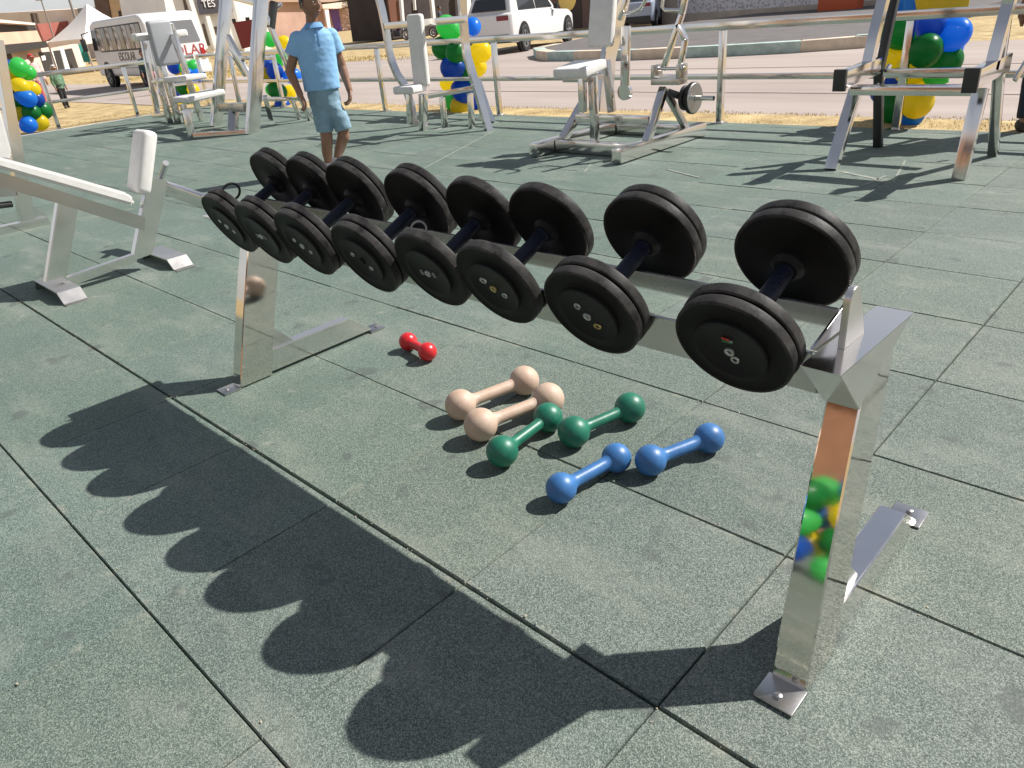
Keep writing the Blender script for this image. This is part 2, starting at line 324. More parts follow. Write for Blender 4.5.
# grass tufts along the near verge and across the road
def grass():
    bm = bmesh.new(); rnd = random.Random(3)
    def blade(x, y, z, hgt, wd):
        a = rnd.uniform(0, 6.28); dx, dy = math.cos(a), math.sin(a); lx, ly = rnd.uniform(-.6, .6) * hgt, rnd.uniform(-.6, .6) * hgt
        bm.faces.new([bm.verts.new((x - dx * wd, y - dy * wd, z)), bm.verts.new((x + dx * wd, y + dy * wd, z)), bm.verts.new((x + lx, y + ly, z + hgt))])
    for _ in range(12000):
        x = rnd.uniform(-15, 2.5); y = rnd.uniform(6.42, 7.1)
        if mnoise.noise(V((x * 1.5, y * 3, 0))) < -.35: continue
        blade(x, y, -.02, rnd.uniform(.006, .024), .005)
    for _ in range(9000):
        x = rnd.uniform(-18, -13.8); y = rnd.uniform(1, 7.2); t = min(1, max(0, (-14.6 - x) / 2.5)); t = t * t * (3 - 2 * t)
        t = max(t, min(1, max(0, (y - 6.95) / .5)))
        if mnoise.noise(V((x * 1.5, y * 1.5, 0))) < -.3: continue
        blade(x, y, -.02 - .25 * t, rnd.uniform(.01, .03), .007)
    for _ in range(9000):
        x = rnd.uniform(-36, -20); y = rnd.uniform(12, 20)
        if mnoise.noise(V((x * .6, y * .6, 0))) < -.1 or (x > -25.5 and y < 17.4): continue
        blade(x, y, -.27, rnd.uniform(.03, .10), .02)
    me = bpy.data.meshes.new('dry_grass'); bm.to_mesh(me); bm.free(); me.materials.append(M['blade'])
    o = bpy.data.objects.new('dry_grass', me); col.objects.link(o); tag(o, 'short straw coloured grass along the edge of the rubber floor', 'grass', kind='stuff')
grass()

M['chalk'] = mat('dusty_scuff', (.27, .28, .235), .9, var=.35, vs=30, dark=(.15, .17, .145))
for i, (p, q, wd) in enumerate((((494, 131), (423, 169), .022), ((592, 163), (584, 173), .018), ((905, 161), (893, 183), .02), ((842, 172), (880, 180), .05), ((862, 186), (886, 176), .03), ((668, 170), (700, 178), .03))):
    a, b = G(*p), G(*q); d = (b - a).normalized(); n_ = V((-d.y, d.x, 0)); up, dn = [], []
    for k in range(13):
        c = a.lerp(b, k / 12); w_ = wd * (.6 + .5 * mnoise.noise(V((k * .9, i * 7, 0)))); up.append((c + n_ * w_ * .5).xy); dn.append((c - n_ * w_ * .5).xy)
    sheet('scuff_mark', up + dn[::-1], .0032, 'chalk', .002)
def debris():                                       # crumbs of mortar, grit and straw, most of them along the open seams
    bm = bmesh.new(); rnd = random.Random(11)
    for k in range(520):
        if k < 380:
            y = rnd.choice((.26, .76, .76, .76, 1.26, 1.76)) + rnd.gauss(0, .012); x = rnd.uniform(-4.5, .6)
            if k % 3 == 0: x = -.5 * rnd.randint(-1, 8) + rnd.gauss(0, .008); y = rnd.uniform(-.3, 3.2)
        else: x, y = rnd.uniform(-6, 1.0), rnd.uniform(-.4, 5)
        r = rnd.choice((.0009, .0012, .0015, .002)) * (1.5 if rnd.random() < .05 else 1); st = rnd.uniform(1, 2.2); a = rnd.uniform(0, 6.28)
        b = bmesh.ops.create_icosphere(bm, subdivisions=1, radius=r)['verts']
        m = Matrix.Translation((x, y, .001 + r * .5)) @ Matrix.Rotation(a, 4, 'Z') @ Matrix.Diagonal((st, 1, .6, 1))
        bmesh.ops.transform(bm, matrix=m, verts=b)
        for v in b: v.co += V((rnd.uniform(-1, 1), rnd.uniform(-1, 1), 0)) * r * .3
    me = bpy.data.meshes.new('floor_grit'); bm.to_mesh(me); bm.free(); me.materials.append(mat('pale_grit', (.42, .37, .28), .9, var=.5, vs=40, dark=(.2, .17, .12)))
    o = bpy.data.objects.new('floor_grit', me); col.objects.link(o); tag(o, 'pale grit and crumbs scattered along the seams of the rubber tiles', 'grit', kind='stuff')
debris()
# ------------------------------------------------------------------ the dumbbell rack
TH = .425; CT, ST = math.cos(TH), math.sin(TH)
LEAN = .28
rack = thing('dumbbell_rack', 'polished stainless steel rack with two long rails carrying eight black dumbbells', 'dumbbell rack', (-1.34, 1.2, 0))
def end_frame(b0, b1, t0, t1, stop=True):                      # inner and outer faces of the post at the floor (b) and at the top (t)
    zt, d = .50, .127
    fy = lambda z: .941 + .30 * z + .08 * z * z       # the front sheet bulges a little
    p = MB(); rings = []; n = 14
    for k in range(n + 1):
        z = .006 + (zt - .006) * k / n; t = z / zt; x0, x1 = b0 + (t0 - b0) * t, b1 + (t1 - b1) * t; y = fy(z); e = .003
        rings.append([(x0 + e, y, z), (x1 - e, y, z), (x1, y + e, z), (x1, y + d - e, z), (x1 - e, y + d, z), (x0 + e, y + d, z), (x0, y + d - e, z), (x0, y + e, z)])
    rings[-1] = [(x, y, z + max(0, y - 1.115) * .475) for x, y, z in rings[-1]]
    p.loft(rings); p.build('post', M['steel_mirror'], rack, angle=25)
    x0, x1 = b0 + .0015, b1 - .0015
    b = MB()                                        # foot bar: box section, sloped at the rear end
    b.prism([(x0, 1.045, .012), (x0, 1.055, .092), (x0, 1.43, .092), (x0, 1.53, .012)], (x1 - x0 - .006, 0, 0), .003)
    b.build('foot_bar', M['steel'], rack)
    g = MB(); xm = (x0 + x1) / 2                      # weld gusset between post and foot bar
    g.prism([(x0 - .001, 1.08, .0915), (x0 - .001, 1.19, .0915), (x0 - .001, 1.124, .165), (x0 - .001, 1.10, .165)], (x1 - x0 - .014, 0, 0), .001); g.build('gusset', M['steel'], rack)
    for y0, y1 in ((.882, .945), (1.515, 1.585)):
        pl = MB().box((x0 - .006, y0, .001), (x1 + .004, y1, .0065), .0015).build('base_plate', M['steel_worn'], rack)
        m = MB(); yb = (y0 + .022 if y0 < 1 else y1 - .025)
        m.lathe([(0, 0), (0, .0075), (.005, .0075), (.006, .006), (.006, 0)], Matrix.Translation((xm, yb, .0065)) @ Matrix.Rotation(R(90), 4, 'X'), 6)
        m.build('bolt', M['bolt'], pl)
    # folded three-cornered bracket on top: the rails end in it
    bx0, bx1 = t1 - .0605, t1 + .001; zp = .620
    bk = MB(); f0, f1, r0, a0 = (.9485, .622), (.9485, .622), (1.245, .616), (1.052, .519)
    e = .014
    bk.hexa([(bx0, .999, .5965), (bx1, .999, .5965), (bx1, 1.312, .5865), (bx0, 1.312, .5865), (bx0, .999, .598), (bx1, .999, .598), (bx1, 1.312, .588), (bx0, 1.312, .588)])
    bk.prism([(bx0 + .001, 1.0005, .596), (bx0 + .001, 1.107, .488), (bx0 + .001, 1.3105, .586)], (bx1 - bx0 - .002, 0, 0), .0015)
    bk.build('bracket', M['steel'], rack)
    if not stop: return
    # upright end stop: flat tab with a rounded head, and the slanted plate that closes the rail ends
    xs0 = bx0 + .018; c = (1.1151, 0.6702); rr = .0226
    pts = [(xs0, 1.0925, 0.594)] + [(xs0, c[0] - rr * math.cos(R(12 * k)), c[1] + rr * math.sin(R(12 * k))) for k in range(14)] + [(xs0, 1.1768, 0.591)]
    MB().prism(pts, (.011, 0, 0), .0015).build('end_stop', M['steel_brushed'], rack)
    e = MB(); e.prism([(bx0 - .008, 1.0482, 0.6038), (bx0 - .008, 1.0851, 0.5848), (bx0 - .008, 1.1852, 0.5785), (bx0 - .008, 1.1778, 0.6428)], (.005, 0, 0), .001)
    e.build('rail_end_plate', M['steel'], rack)
end_frame(-.377, -.3125, -.400, -.3445); end_frame(-2.408, -2.35, -2.408, -2.35, False)
# two rails square to the dumbbell tilt
def rail(y, z, hgt, lip):
    x0, x1 = -2.36, -.409
    dn = V((0, ST, -CT)); bk = V((0, CT, ST)); t = .005
    p = V((x0, y, z)); lp = V((0, .9, -.44))
    q = [p, p + dn * hgt, p + dn * hgt + lp * lip, p + dn * (hgt - t) + lp * lip + bk * t * .4, p + dn * (hgt - t) + bk * t, p + bk * t]
    return MB().prism(q, (x1 - x0, 0, 0), .0008).build('rail', M['steel_worn'], rack)
rail(1.0485, .597, .098, .03); rail(1.141, .638, .043, .085)

# ------------------------------------------------------------------ black dumbbells
DB = [(-2.224, -.010, .109, .213, 2, 0), (-2.008, -.014, .109, .217, 2, 1), (-1.790, -.011, .1095, .212, 2, 2), (-1.517, -.011, .109, .211, 2, 3),
      (-1.278, .003, .1065, .196, 1, 4), (-1.069, .006, .107, .197, 1, 5), (-.812, -.004, .106, .219, 2, 6), (-.521, -.002, .1045, .217, 2, 7)]
DL = ['black dumbbell at the far end of the rack, dark cable loop behind it',
      'second black dumbbell from the far end of the rack, pale print beside its centre nut',
      'third black dumbbell from the far end of the rack, in front of the boy\'s legs',
      'fourth black dumbbell from the far end of the rack, two pale washers on it',
      'single-plate black dumbbell with pale print on its cap, steel cable ring behind it',
      'single-plate black dumbbell with a brass coloured centre nut and two washers',
      'twin-plate black dumbbell with three washers in a row, second from the big near one',
      'black dumbbell nearest the steel end bracket, red and green print on its cap']
DL[6] = 'twin-plate black dumbbell with three washers in a row, next to the one by the bracket'
def disc_prof(a0, a1, r, e=.0036):
    pr = [(a0, 0), (a0, r * .62), (a0 + .0015, r * .70), (a0 + .0015, r - e * 1.8), (a0, r - e)]
    for k in range(1, 5): t = R(22.5 * k); pr.append((a0 + e * (1 - math.cos(t)), r - e + e * math.sin(t)))
    for k in range(0, 5): t = R(22.5 * k); pr.append((a1 - e * (1 - math.sin(t)) + 0, r - e + e * math.cos(t)))
    return pr + [(a1, r - e), (a1 - .0015, r - e * 1.8), (a1 - .0015, r * .3), (a1, r * .28), (a1, 0)]
def dumbbell(x, s, rad, L, np_, i):
    t_end = .052 if np_ == 2 else .034
    mid = s + (L + t_end) / 2
    loc = V((x, 1.0 + mid * CT, .592 + mid * ST))
    d = thing('dumbbell', DL[i], 'dumbbell', loc, (TH, 0, 0), 'black dumbbells on the rack')
    rnd = random.Random(i); o = s - mid
    rimf = lambda a, r: 1.0 if r > rad - .006 else .015
    def end(a0, flip):
        sg = -1 if flip else 1                       # a0 = outermost face, sg points inward
        mm = Matrix.Translation((0, a0, 0)) @ Matrix.Diagonal((1, sg, 1, 1)) @ Matrix.Rotation(rnd.uniform(0, 6), 4, 'Y')
        hubt = .005
        if np_ == 2:
            th = (t_end - hubt - .003) / 2
            for k in range(2):
                b = hubt + k * (th + .003)
                MB().lathe(disc_prof(b, b + th, rad - (0 if k else .0015)), mm, 72, rimf).build('plate', M['plate'], d, local=True)
        else:
            MB().lathe(disc_prof(hubt, t_end, rad, .006), mm, 72, rimf).build('plate', M['plate'], d, local=True)
        hr = rad * .62
        hub = MB().lathe([(0.0012, 0), (.0012, hr * .86), (0, hr * .9), (0, hr * .985), (.0015, hr), (hubt + .004, hr), (hubt + .004, 0)], mm, 56).build('end_cap', M['hub'], d, local=True)
        MB().lathe([(t_end - .001, rad * .30), (t_end + .008, rad * .29), (t_end + .013, rad * .24), (t_end + .017, rad * .2), (t_end + .017, 0)], mm, 32).build('collar', M['hub'], d, local=True)
        if not flip:
            m0 = Matrix.Translation((0, a0, 0))
            nut = 'brass' if i == 5 else ('hub' if i == 3 else 'washer')
            MB().lathe([(-.0005, .0036), (-.0022, .0045), (-.0022, .0085), (0, .0092), (.003, .0092)], m0, 24).build('nut', M[nut], hub, local=True)
            MB().lathe([(-.0008, 0), (-.0008, .0038)], m0, 12).build('nut_hole', M['cap_black'], hub, local=True)
            a = (R(155), R(60), R(150), R(160), R(75), R(165), R(160), R(100))[i]
            def spot(ang, dist, m, r=.0075, sx=1.0):
                q = m0 @ Matrix.Translation((dist * math.cos(ang), 0, dist * math.sin(ang))) @ Matrix.Diagonal((sx, 1, 1, 1))
                MB().lathe([(.0008, r * .45), (-.0008, r * .5), (-.0012, r * .9), (.001, r)], q, 20).build('washer' if m in ('washer',) else 'print', M[m], hub, local=True)
            ang = {0: 2.55, 1: 0, 2: 2.55, 3: 2.5, 4: 0, 5: 2.45, 6: 2.2, 7: 2.0}[i]
            if i in (0, 2, 3): spot(ang, .030, 'washer', .0068); spot(ang + math.pi, .030, 'washer', .0068)
            if i == 5: spot(ang, .028, 'washer', .008, 1.3); spot(ang + math.pi + .2, .029, 'washer', .0075)
            if i == 6: spot(ang, .027, 'washer', .0078); spot(ang + math.pi, .027, 'brass', .0072, 1.3)
            if i == 7: spot(5.05, .019, 'washer', .0082)
            def mark(x0, z0, wd, hg, m, rot=0.0):
                b = MB(); b.box((-wd / 2, -.0012, -hg / 2), (wd / 2, .001, hg / 2)); bmesh.ops.transform(b.bm, matrix=m0 @ Matrix.Translation((x0, 0, z0)) @ Matrix.Rotation(rot, 4, 'Y'), verts=b.bm.verts)
                b.build('print', M[m], hub, local=True, smooth=False)
            if i in (1, 4):
                for k in (-1, 1):
                    for q in range(3): mark(k * .021, (q - 1) * .0052, .010 - .002 * (q == 2), .0028, 'pale_print', -.15)
            if i == 7:
                mark(-.006, .030, .006, .003, 'red_print', .2); mark(.001, .029, .007, .004, 'red_print'); mark(.007, .027, .006, .003, 'pale_print', -.2); mark(0, .024, .018, .003, 'green_print')
    end(o, False); end(o + L + t_end, True)
    g = MB(); a, b = o + t_end + .012, o + L - .012; n = 14
    pr = [(a, 0), (a, .017)] + [(a + (b - a) * k / n, .0155 + .0012 * math.sin(math.pi * k / n) ** 2) for k in range(1, n)] + [(b, .017), (b, 0)]
    g.lathe(pr, None, 28).build('handle', M['grip'], d, local=True)
for k in DB: dumbbell(*k)
def loop(c, r, axis_z, m, label, n=26, tilt=.5, tr=.0028):
    o = thing('cable_loop', label, 'cable loop', c)
    pts = [V(c) + V((r * math.cos(t) * math.cos(axis_z), r * math.cos(t) * math.sin(axis_z) + tilt * r * math.sin(t) * .4, r * .95 * math.sin(t))) for t in [2 * math.pi * k / n for k in range(n)]]
    b = MB(); rings = []
    for i in range(n):
        dd = (pts[(i + 1) % n] - pts[i - 1]).normalized(); u = (pts[i] - V(c)).normalized(); v = dd.cross(u)
        rings.append([pts[i] + (u * math.cos(q) + v * math.sin(q)) * tr for q in [6.283 * j / 8 for j in range(8)]])
    b.loft(rings, close=True).build('ring', M[m], o)
    s = MB(); s.tube([pts[18] - V((0, 0, .006)), pts[20] + V((0, 0, .002))], tr * 2.1, 10).build('ferrule', M['bolt'] if m == 'cable' else M['cable_black'], o)
loop(PY(418.5, 229.5, 1.13) , .021, .5, 'cable', 'small steel cable ring hanging on the handle beside the single-plate dumbbell with pale print')
loop(PY(231, 192, 1.075), .027, 1.1, 'cable_black', 'black cable loop standing up behind the front plate of the farthest dumbbell', tr=.004)

# ------------------------------------------------------------------ ball dumbbells on the floor
def ball_db(a, b, r, br, m, label):
    a, b = V((*a, r)), V((*b, r)); c = (a + b) / 2
    o = thing('ball_dumbbell', label, 'dumbbell', (c.x, c.y, 0), group='coloured ball dumbbells on the floor')
    d = (b - a).normalized()
    for p, q in ((a, 1), (b, -1)): MB().ball(p, r, seg=40).build('ball', M[m], o)
    L = (b - a).length; h = MB(); n = 16; pts, rad = [], []
    for k in range(n + 1):
        t = k / n; s = r * .72 + (L - 1.44 * r) * t; e = min(s - r * .72, L - r * .72 - s)
        pts.append(a + d * s); rad.append(br + .4 * br * max(0, 1 - e / (.5 * r)) ** 2)
    rings = []; u = d.cross(V((0, 0, 1))).normalized(); v = u.cross(d)
    for p, q in zip(pts, rad): rings.append([p + (u * math.cos(t) + v * math.sin(t)) * q for t in [6.2832 * j / 24 for j in range(24)]])
    h.loft(rings); h.build('handle', M[m], o)
    return o
ball_db((-1.54, 1.26), (-1.485, 1.49), .048, .019, 'beige', 'beige ball dumbbell farther from the green ones, its balls clear of them')
ball_db((-1.40, 1.21), (-1.34, 1.44), .0495, .019, 'beige', 'beige ball dumbbell lying right beside the green ones')
ball_db((-1.255, 1.15), (-1.272, 1.36), .0442, .0165, 'green', 'green ball dumbbell touching the beige one')
ball_db((-1.158, 1.34), (-1.11, 1.54), .0454, .0165, 'green', 'green ball dumbbell nearer the rack rails, beside the touching blue pair')
ball_db((-1.02, 1.12), (-.99, 1.31), .0395, .018, 'blue', 'blue ball dumbbell closest to the camera, away from the rack')
ball_db((-.91, 1.35), (-.845, 1.53), .0413, .018, 'blue', 'blue ball dumbbell under the two nearest black dumbbells')
ball_db((-2.09, 1.50), (-1.955, 1.48), .0345, .0165, 'red', 'small red dumbbell lying alone near the far foot of the rack')

# ------------------------------------------------------------------ fence
def seg(o, name, p, q, wd, h, m='steel', **k): return MB().beam(p, q, wd, h, **k).build(name, M[m], o)
def fence(name, label, a, b, posts, off):
    a, b = V(a), V(b); f = thing(name, label, 'fence', (a + b) / 2)
    d = (b - a).normalized()
    for z, hh in ((.80, .065), (.395, .045)):
        seg(f, 'rail', a + V((0, 0, z)), b + V((0, 0, z)), .04, hh)
    for p in posts:
        c = a + d * p
        seg(f, 'post', c + V((0, 0, .004)), c + V((0, 0, .766)), .055, .05, side=d)
        pl = MB().box((c.x - .06, c.y - .05, .001), (c.x + .06, c.y + .05, .006)).build('base_plate', M['steel_worn'], f)
    return f
fence('railing', 'long stainless steel railing of two rails along the road side of the floor', (-13.70, 6.36, 0), (2.2, 6.36, 0), [.03, 2.6, 5.2, 7.35, 10.16, 11.68, 14.2], 0)
fence('railing', 'stainless steel railing running back along the far left edge of the floor, before the bus', (-13.72, -3, 0), (-13.72, 6.32, 0), [.4, 2.6, 4.7, 6.85, 8.1], 0)

# ------------------------------------------------------------------ exercise bench at the left
X = -4.2
def machine(name, label, cat, loc): return thing(name, label, cat, loc)
bench = machine('exercise_bench', 'stainless steel bench with a long sloping white pad and a small upright chest pad', 'exercise bench', (-4.25, 1.2, 0))
def slab(o, name, px4, x0, x1, m, bevel=.004):       # a side profile in the plane x = x1 given by picture corners, extruded to x0
    return MB().prism([PX(p[0], p[1], x1) for p in px4], (x0 - x1, 0, 0), bevel).build(name, M[m], o)
slab(bench, 'post', [(46, 283), (59, 196), (80, 200), (66, 282)], X - .05, X, 'steel')
slab(bench, 'post', [(133, 261), (147, 187), (150, 176), (168, 181), (153, 254)], X - .05, X, 'steel')
slab(bench, 'foot_bar', [(66, 278), (134, 254.5), (138, 262), (64, 289)], X - .048, X - .002, 'steel')
slab(bench, 'pad_frame', [(-60, 152), (0, 172), (146, 217.5), (145, 231), (60, 204), (0, 187), (-60, 168)], X - .10, X + .01, 'steel_worn')
slab(bench, 'pad', [(-60, 141), (0, 157), (62, 174), (128, 193), (135, 199), (135, 206), (0, 168), (-60, 152)], X - .24, X + .05, 'white_pad', .012)
def cross_foot(o, y, xa, xb, wd=.11):
    pr = [(xa, y - wd / 2, .002), (xa + .03, y - wd / 2, .055), (xb - .09, y - wd / 2, .055), (xb - .035, y - wd / 2, .006), (xb, y - wd / 2, .006),
          (xb, y - wd / 2, .0), (xb - .04, y - wd / 2, .0), (xb - .095, y - wd / 2, .048), (xa + .035, y - wd / 2, .048), (xa + .006, y - wd / 2, .0)]
    MB().prism(pr, (0, wd, 0)).build('foot', M['steel_brushed'], o, smooth=False)
cross_foot(bench, .93, -4.46, -3.97); cross_foot(bench, 1.50, -4.46, -4.0)
def pad(o, name, c, sx, sy, sz, rot=(0, 0, 0), m='white_pad', r=.02):
    b = bmesh.new(); bmesh.ops.create_cube(b, size=1); bmesh.ops.scale(b, vec=(sx, sy, sz), verts=b.verts)
    bmesh.ops.bevel(b, geom=list(b.edges), offset=r, segments=4, affect='EDGES', profile=.55)
    from mathutils import Euler
    bmesh.ops.transform(b, matrix=Matrix.Translation(V(c)) @ Euler(rot).to_matrix().to_4x4(), verts=b.verts)
    q = MB(); q.add(b); return q.build(name, M[m], o, angle=50)
pc = PX(142, 162, X - .03)
pad(bench, 'chest_pad', pc, .17, .075, .33, (R(-24), 0, 0), r=.03)
a = PY(152, 183, 1.72); b_ = PY(206, 202, 1.74)
seg(bench, 'side_arm', a, b_, .04, .075, m='steel')
MB().tube([PY(160, 181, 1.75), PY(166, 163, 1.75)], .017, 14).build('peg', M['steel'], bench)

# machine behind the bench, cut by the frame
m6 = machine('leg_machine', 'steel machine cut by the left edge, dark leaning upright and a white pad strip', 'exercise machine', (-6.1, 1.2, 0))
slab(m6, 'upright', [(22, 226), (5, 105), (-6, 40), (4, 40), (15, 104), (37, 224)], -6.25, -6.15, 'steel')
slab(m6, 'pad', [(-14, 110), (-4, 92), (12, 153), (10, 160), (-8, 158)], -6.2, -5.95, 'white_pad', .012)
slab(m6, 'base_bar', [(-60, 240), (48, 217), (52, 226), (-60, 252)], -6.22, -6.14, 'steel')
slab(m6, 'cross_bar', [(-40, 190), (16, 186), (17, 196), (-40, 200)], -6.24, -6.16, 'steel_worn')
slab(m6, 'gusset', [(34, 206), (48, 216), (36, 219)], -6.20, -6.19, 'steel')
MB().tube([PX(-5, 206, -6.2), PX(12, 204, -6.2)], .022, 12).build('roller', M['cap_black'], m6)

# ------------------------------------------------------------------ bench press frame at the right
xl, xr = -1.9, -1.16
bp_ = machine('press_frame', 'four-legged stainless press frame with black end caps before the right balloons', 'exercise machine', (-1.53, 5.2, 0))
for x, sgn in ((xl, 0), (xr, 1)):
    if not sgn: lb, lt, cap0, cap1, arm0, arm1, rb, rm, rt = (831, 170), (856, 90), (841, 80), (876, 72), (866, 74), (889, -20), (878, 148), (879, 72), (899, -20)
    else: lb, lt, cap0, cap1, arm0, arm1, rb, rm, rt = (959, 180), (981, 88), (972, 80), (1004, 70), (991, 70), (1016, -20), (993, 155), (1000, 60), (1012, -20)
    seg(bp_, 'front_leg', PX(*lb, x), PX(*lt, x), .075, .055, side=(1, 0, 0))
    p0 = PX(*cap0, x); p1 = PX(*cap1, x); p1.z = p0.z + .02
    seg(bp_, 'side_arm', p0, p1, .06, .10, side=(1, 0, 0))
    dd = (p1 - p0).normalized()
    MB().beam(p0 - dd * .03, p0, .075, .125, side=(1, 0, 0)).build('end_cap', M['cap_black'], bp_)
    a0, a1 = PX(*arm0, x), PX(*arm1, x); mid = (a0 + a1) / 2 + V((0, -.04, 0))
    c = MB(); pts = [a0.lerp(mid, t / 5).lerp(mid.lerp(a1, t / 5), t / 5) for t in range(6)]; rings = []
    for i, p in enumerate(pts):
        d = (pts[min(i + 1, 5)] - pts[max(i - 1, 0)]).normalized(); u = V((1, 0, 0)); v = d.cross(u).normalized()
        rings.append([p + u * sx * .03 + v * sy * .03 for sx, sy in ((-1, -1), (1, -1), (1, 1), (-1, 1))])
    c.loft(rings).build('upper_arm', M['steel'], bp_, angle=25)
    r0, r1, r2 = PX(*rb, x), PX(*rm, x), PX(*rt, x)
    seg(bp_, 'rear_post', r0, r1, .055, .05, side=(1, 0, 0), m='steel' if sgn else 'cap_black'); seg(bp_, 'rear_upright', r1, r2, .05, .05, side=(1, 0, 0), m='steel' if sgn else 'cap_black')  # left post is steel too; black stands in for its dark reflection
    hk = PX(870 if not sgn else 1010, 88 if not sgn else 80, x)
    seg(bp_, 'hook', hk + V((.0, .12, -.02)), hk + V((.04, .2, .12)), .02, .03)
p0 = PX(884, 90, xl + .03); p0.x = xl + .03; p1 = p0.copy(); p1.x = xr - .03
p0.y = p1.y = 5.0; p0.z = p1.z = PY(930, 90, 5.0).z
seg(bp_, 'cross_beam', p0, p1, .12, .05)
q = p0 + V((0, .5, .04)); seg(bp_, 'rear_cross_beam', q, q + V((xr - xl - .06, 0, 0)), .05, .05)

# ------------------------------------------------------------------ seated press machine in the middle
m11 = machine('shoulder_press', 'stainless seated press machine with white seat and black weight plates on its right arm', 'exercise machine', (-3.8, 5.2, 0))
yF, yB = 4.54, 5.95
for x, y1 in ((-4.19, yB), (-3.36, 5.75)):
    seg(m11, 'base_beam', V((x, yF, .06)), V((x, y1, .06)), .085, .10)
seg(m11, 'base_cross_beam', V((-4.14, 4.80, .055)), V((-3.41, 4.80, .055)), .08, .09)
seg(m11, 'base_cross_beam', V((-4.14, 5.65, .055)), V((-3.41, 5.65, .055)), .08, .09)
zc = PX(576, 117, -4.17).z
la, lb = PX(561, 143, -4.17), PX(583, 104, -4.17)
seg(m11, 'diagonal_leg', la, lb, .07, .06, side=(1, 0, 0))
ra, rb_ = PX(645, 147, -3.36), PX(664, 88, -3.36)
seg(m11, 'diagonal_leg', ra, rb_, .06, .055, side=(1, 0, 0))
seg(m11, 'brace', PX(689, 133, -3.40), PX(666, 92, -3.38), .045, .05, side=(1, 0, 0), m='steel_worn')
ca = PX(578, 118, -4.12); cb = PX(650, 121, -3.40)
ca.y = cb.y = (ca.y + cb.y) / 2; ca.z = cb.z = (ca.z + cb.z) / 2
seg(m11, 'cross_brace', ca, cb, .06, .07)
ys = 4.84
sp0, sp1 = PY(595, 144, ys), PY(595, 76, ys)
sp1.x = sp0.x; seg(m11, 'seat_post', sp0, sp1, .055, .06)
seg(m11, 'seat_post', PY(583, 112, ys - .08), PY(582, 76, ys - .08), .05, .05)
st = PY(580, 69, ys); pad(m11, 'seat', st, .30, .34, .075, (R(6), 0, R(8)), r=.025)
MB().box(st + V((-.1, -.1, -.085)), st + V((.14, .12, -.045)), .004).build('seat_bracket', M['steel_worn'], m11)
bk = PY(603, 12, ys + .30); pad(m11, 'back_pad', bk, .215, .085, .50, (R(-12), 0, R(6)), r=.03)
slab(m11, 'back_frame', [(598, 112), (606, 50), (622, -15), (634, -15), (616, 60), (613, 112)], -3.98, -3.93, 'steel')
# lever plate with a rounded end
lv = PY(626, 26, 5.2); lw = PY(625, 92, 5.2)
MB().beam(lv, lw, .075, .03, side=(1, 0, 0)).lathe([(-.019, 0), (-.019, .062), (.019, .062), (.019, 0)], Matrix.Translation(lw), 24).build('lever', M['steel'], m11)
seg(m11, 'link', PY(606, 60, 5.15), PY(612, 112, 5.15), .05, .06, m='steel_worn')
# right arm assembly
yr_ = PX(664, 85, -3.36).y
bc = PY(669, 75, yr_); MB().box(bc + V((-.125, -.06, -.065)), bc + V((.125, .06, -.02)), .004).box(bc + V((-.125, -.06, -.02)), bc + V((-.095, .06, .075)), .004).box(bc + V((.095, -.06, -.02)), bc + V((.125, .06, .075)), .004).build('pivot_bracket', M['steel_worn'], m11)
MB().tube([bc + V((-.12, 0, .045)), bc + V((.14, 0, .045))], .012, 12).build('pivot_pin', M['steel'], m11)
y2 = yr_ + .02
seg(m11, 'press_arm', PY(663, 70, y2), PY(682, 14, y2), .032, .05, side=(1, 0, 0)); seg(m11, 'press_arm', PY(682, 14, y2), PY(690, -22, y2), .032, .05, side=(1, 0, 0))
seg(m11, 'arm_brace', PY(680, 69, y2), PY(685.5, 40, y2), .03, .05, side=(1, 0, 0)); seg(m11, 'arm_brace', PY(685.5, 40, y2), PY(678, 24, y2), .03, .05, side=(1, 0, 0))
MB().tube([PY(680, 10.5, y2), PY(665, 10, y2), PY(662, 7, y2), PY(665, -12, y2)], .013, 12).build('hand_grip', M['steel'], m11)
yl = 5.0
MB().tube([PY(622, 14, yl), PY(632, 13, yl), PY(640, 9, yl), PY(645, 1, yl), PY(648, -14, yl)], .014, 12).build('hand_grip', M['steel'], m11)
seg(m11, 'press_arm', PY(620, 20, yl), PY(628, -6, yl), .03, .045, side=(1, 0, 0))
pa = PX(692, 98, -3.24); mp_ = Matrix.Translation(pa) @ Matrix.Rotation(R(-90), 4, 'Z')
MB().beam(PX(668, 92, -3.36), pa - V((.06, 0, 0)), .04, .05).build('plate_arm', M['cap_black'], m11)
MB().tube([pa - V((.08, 0, 0)), pa + V((.19, 0, 0))], .018, 16).build('plate_horn', M['steel'], m11)
for k, (rr, mm_) in enumerate(((.093, 'cap_black'), (.095, 'plate'), (.118, 'plate'))):
    MB().lathe(disc_prof(-.07 + k * .032, -.042 + k * .032, rr), mp_, 40, lambda a, r: .8 if r > .1 else 0).build('weight_plate', M[mm_], m11)
MB().lathe([(.03, .02), (.03, .108), (.024, .112), (.024, .02)], mp_, 40).build('plate_rim', M['washer'], m11)

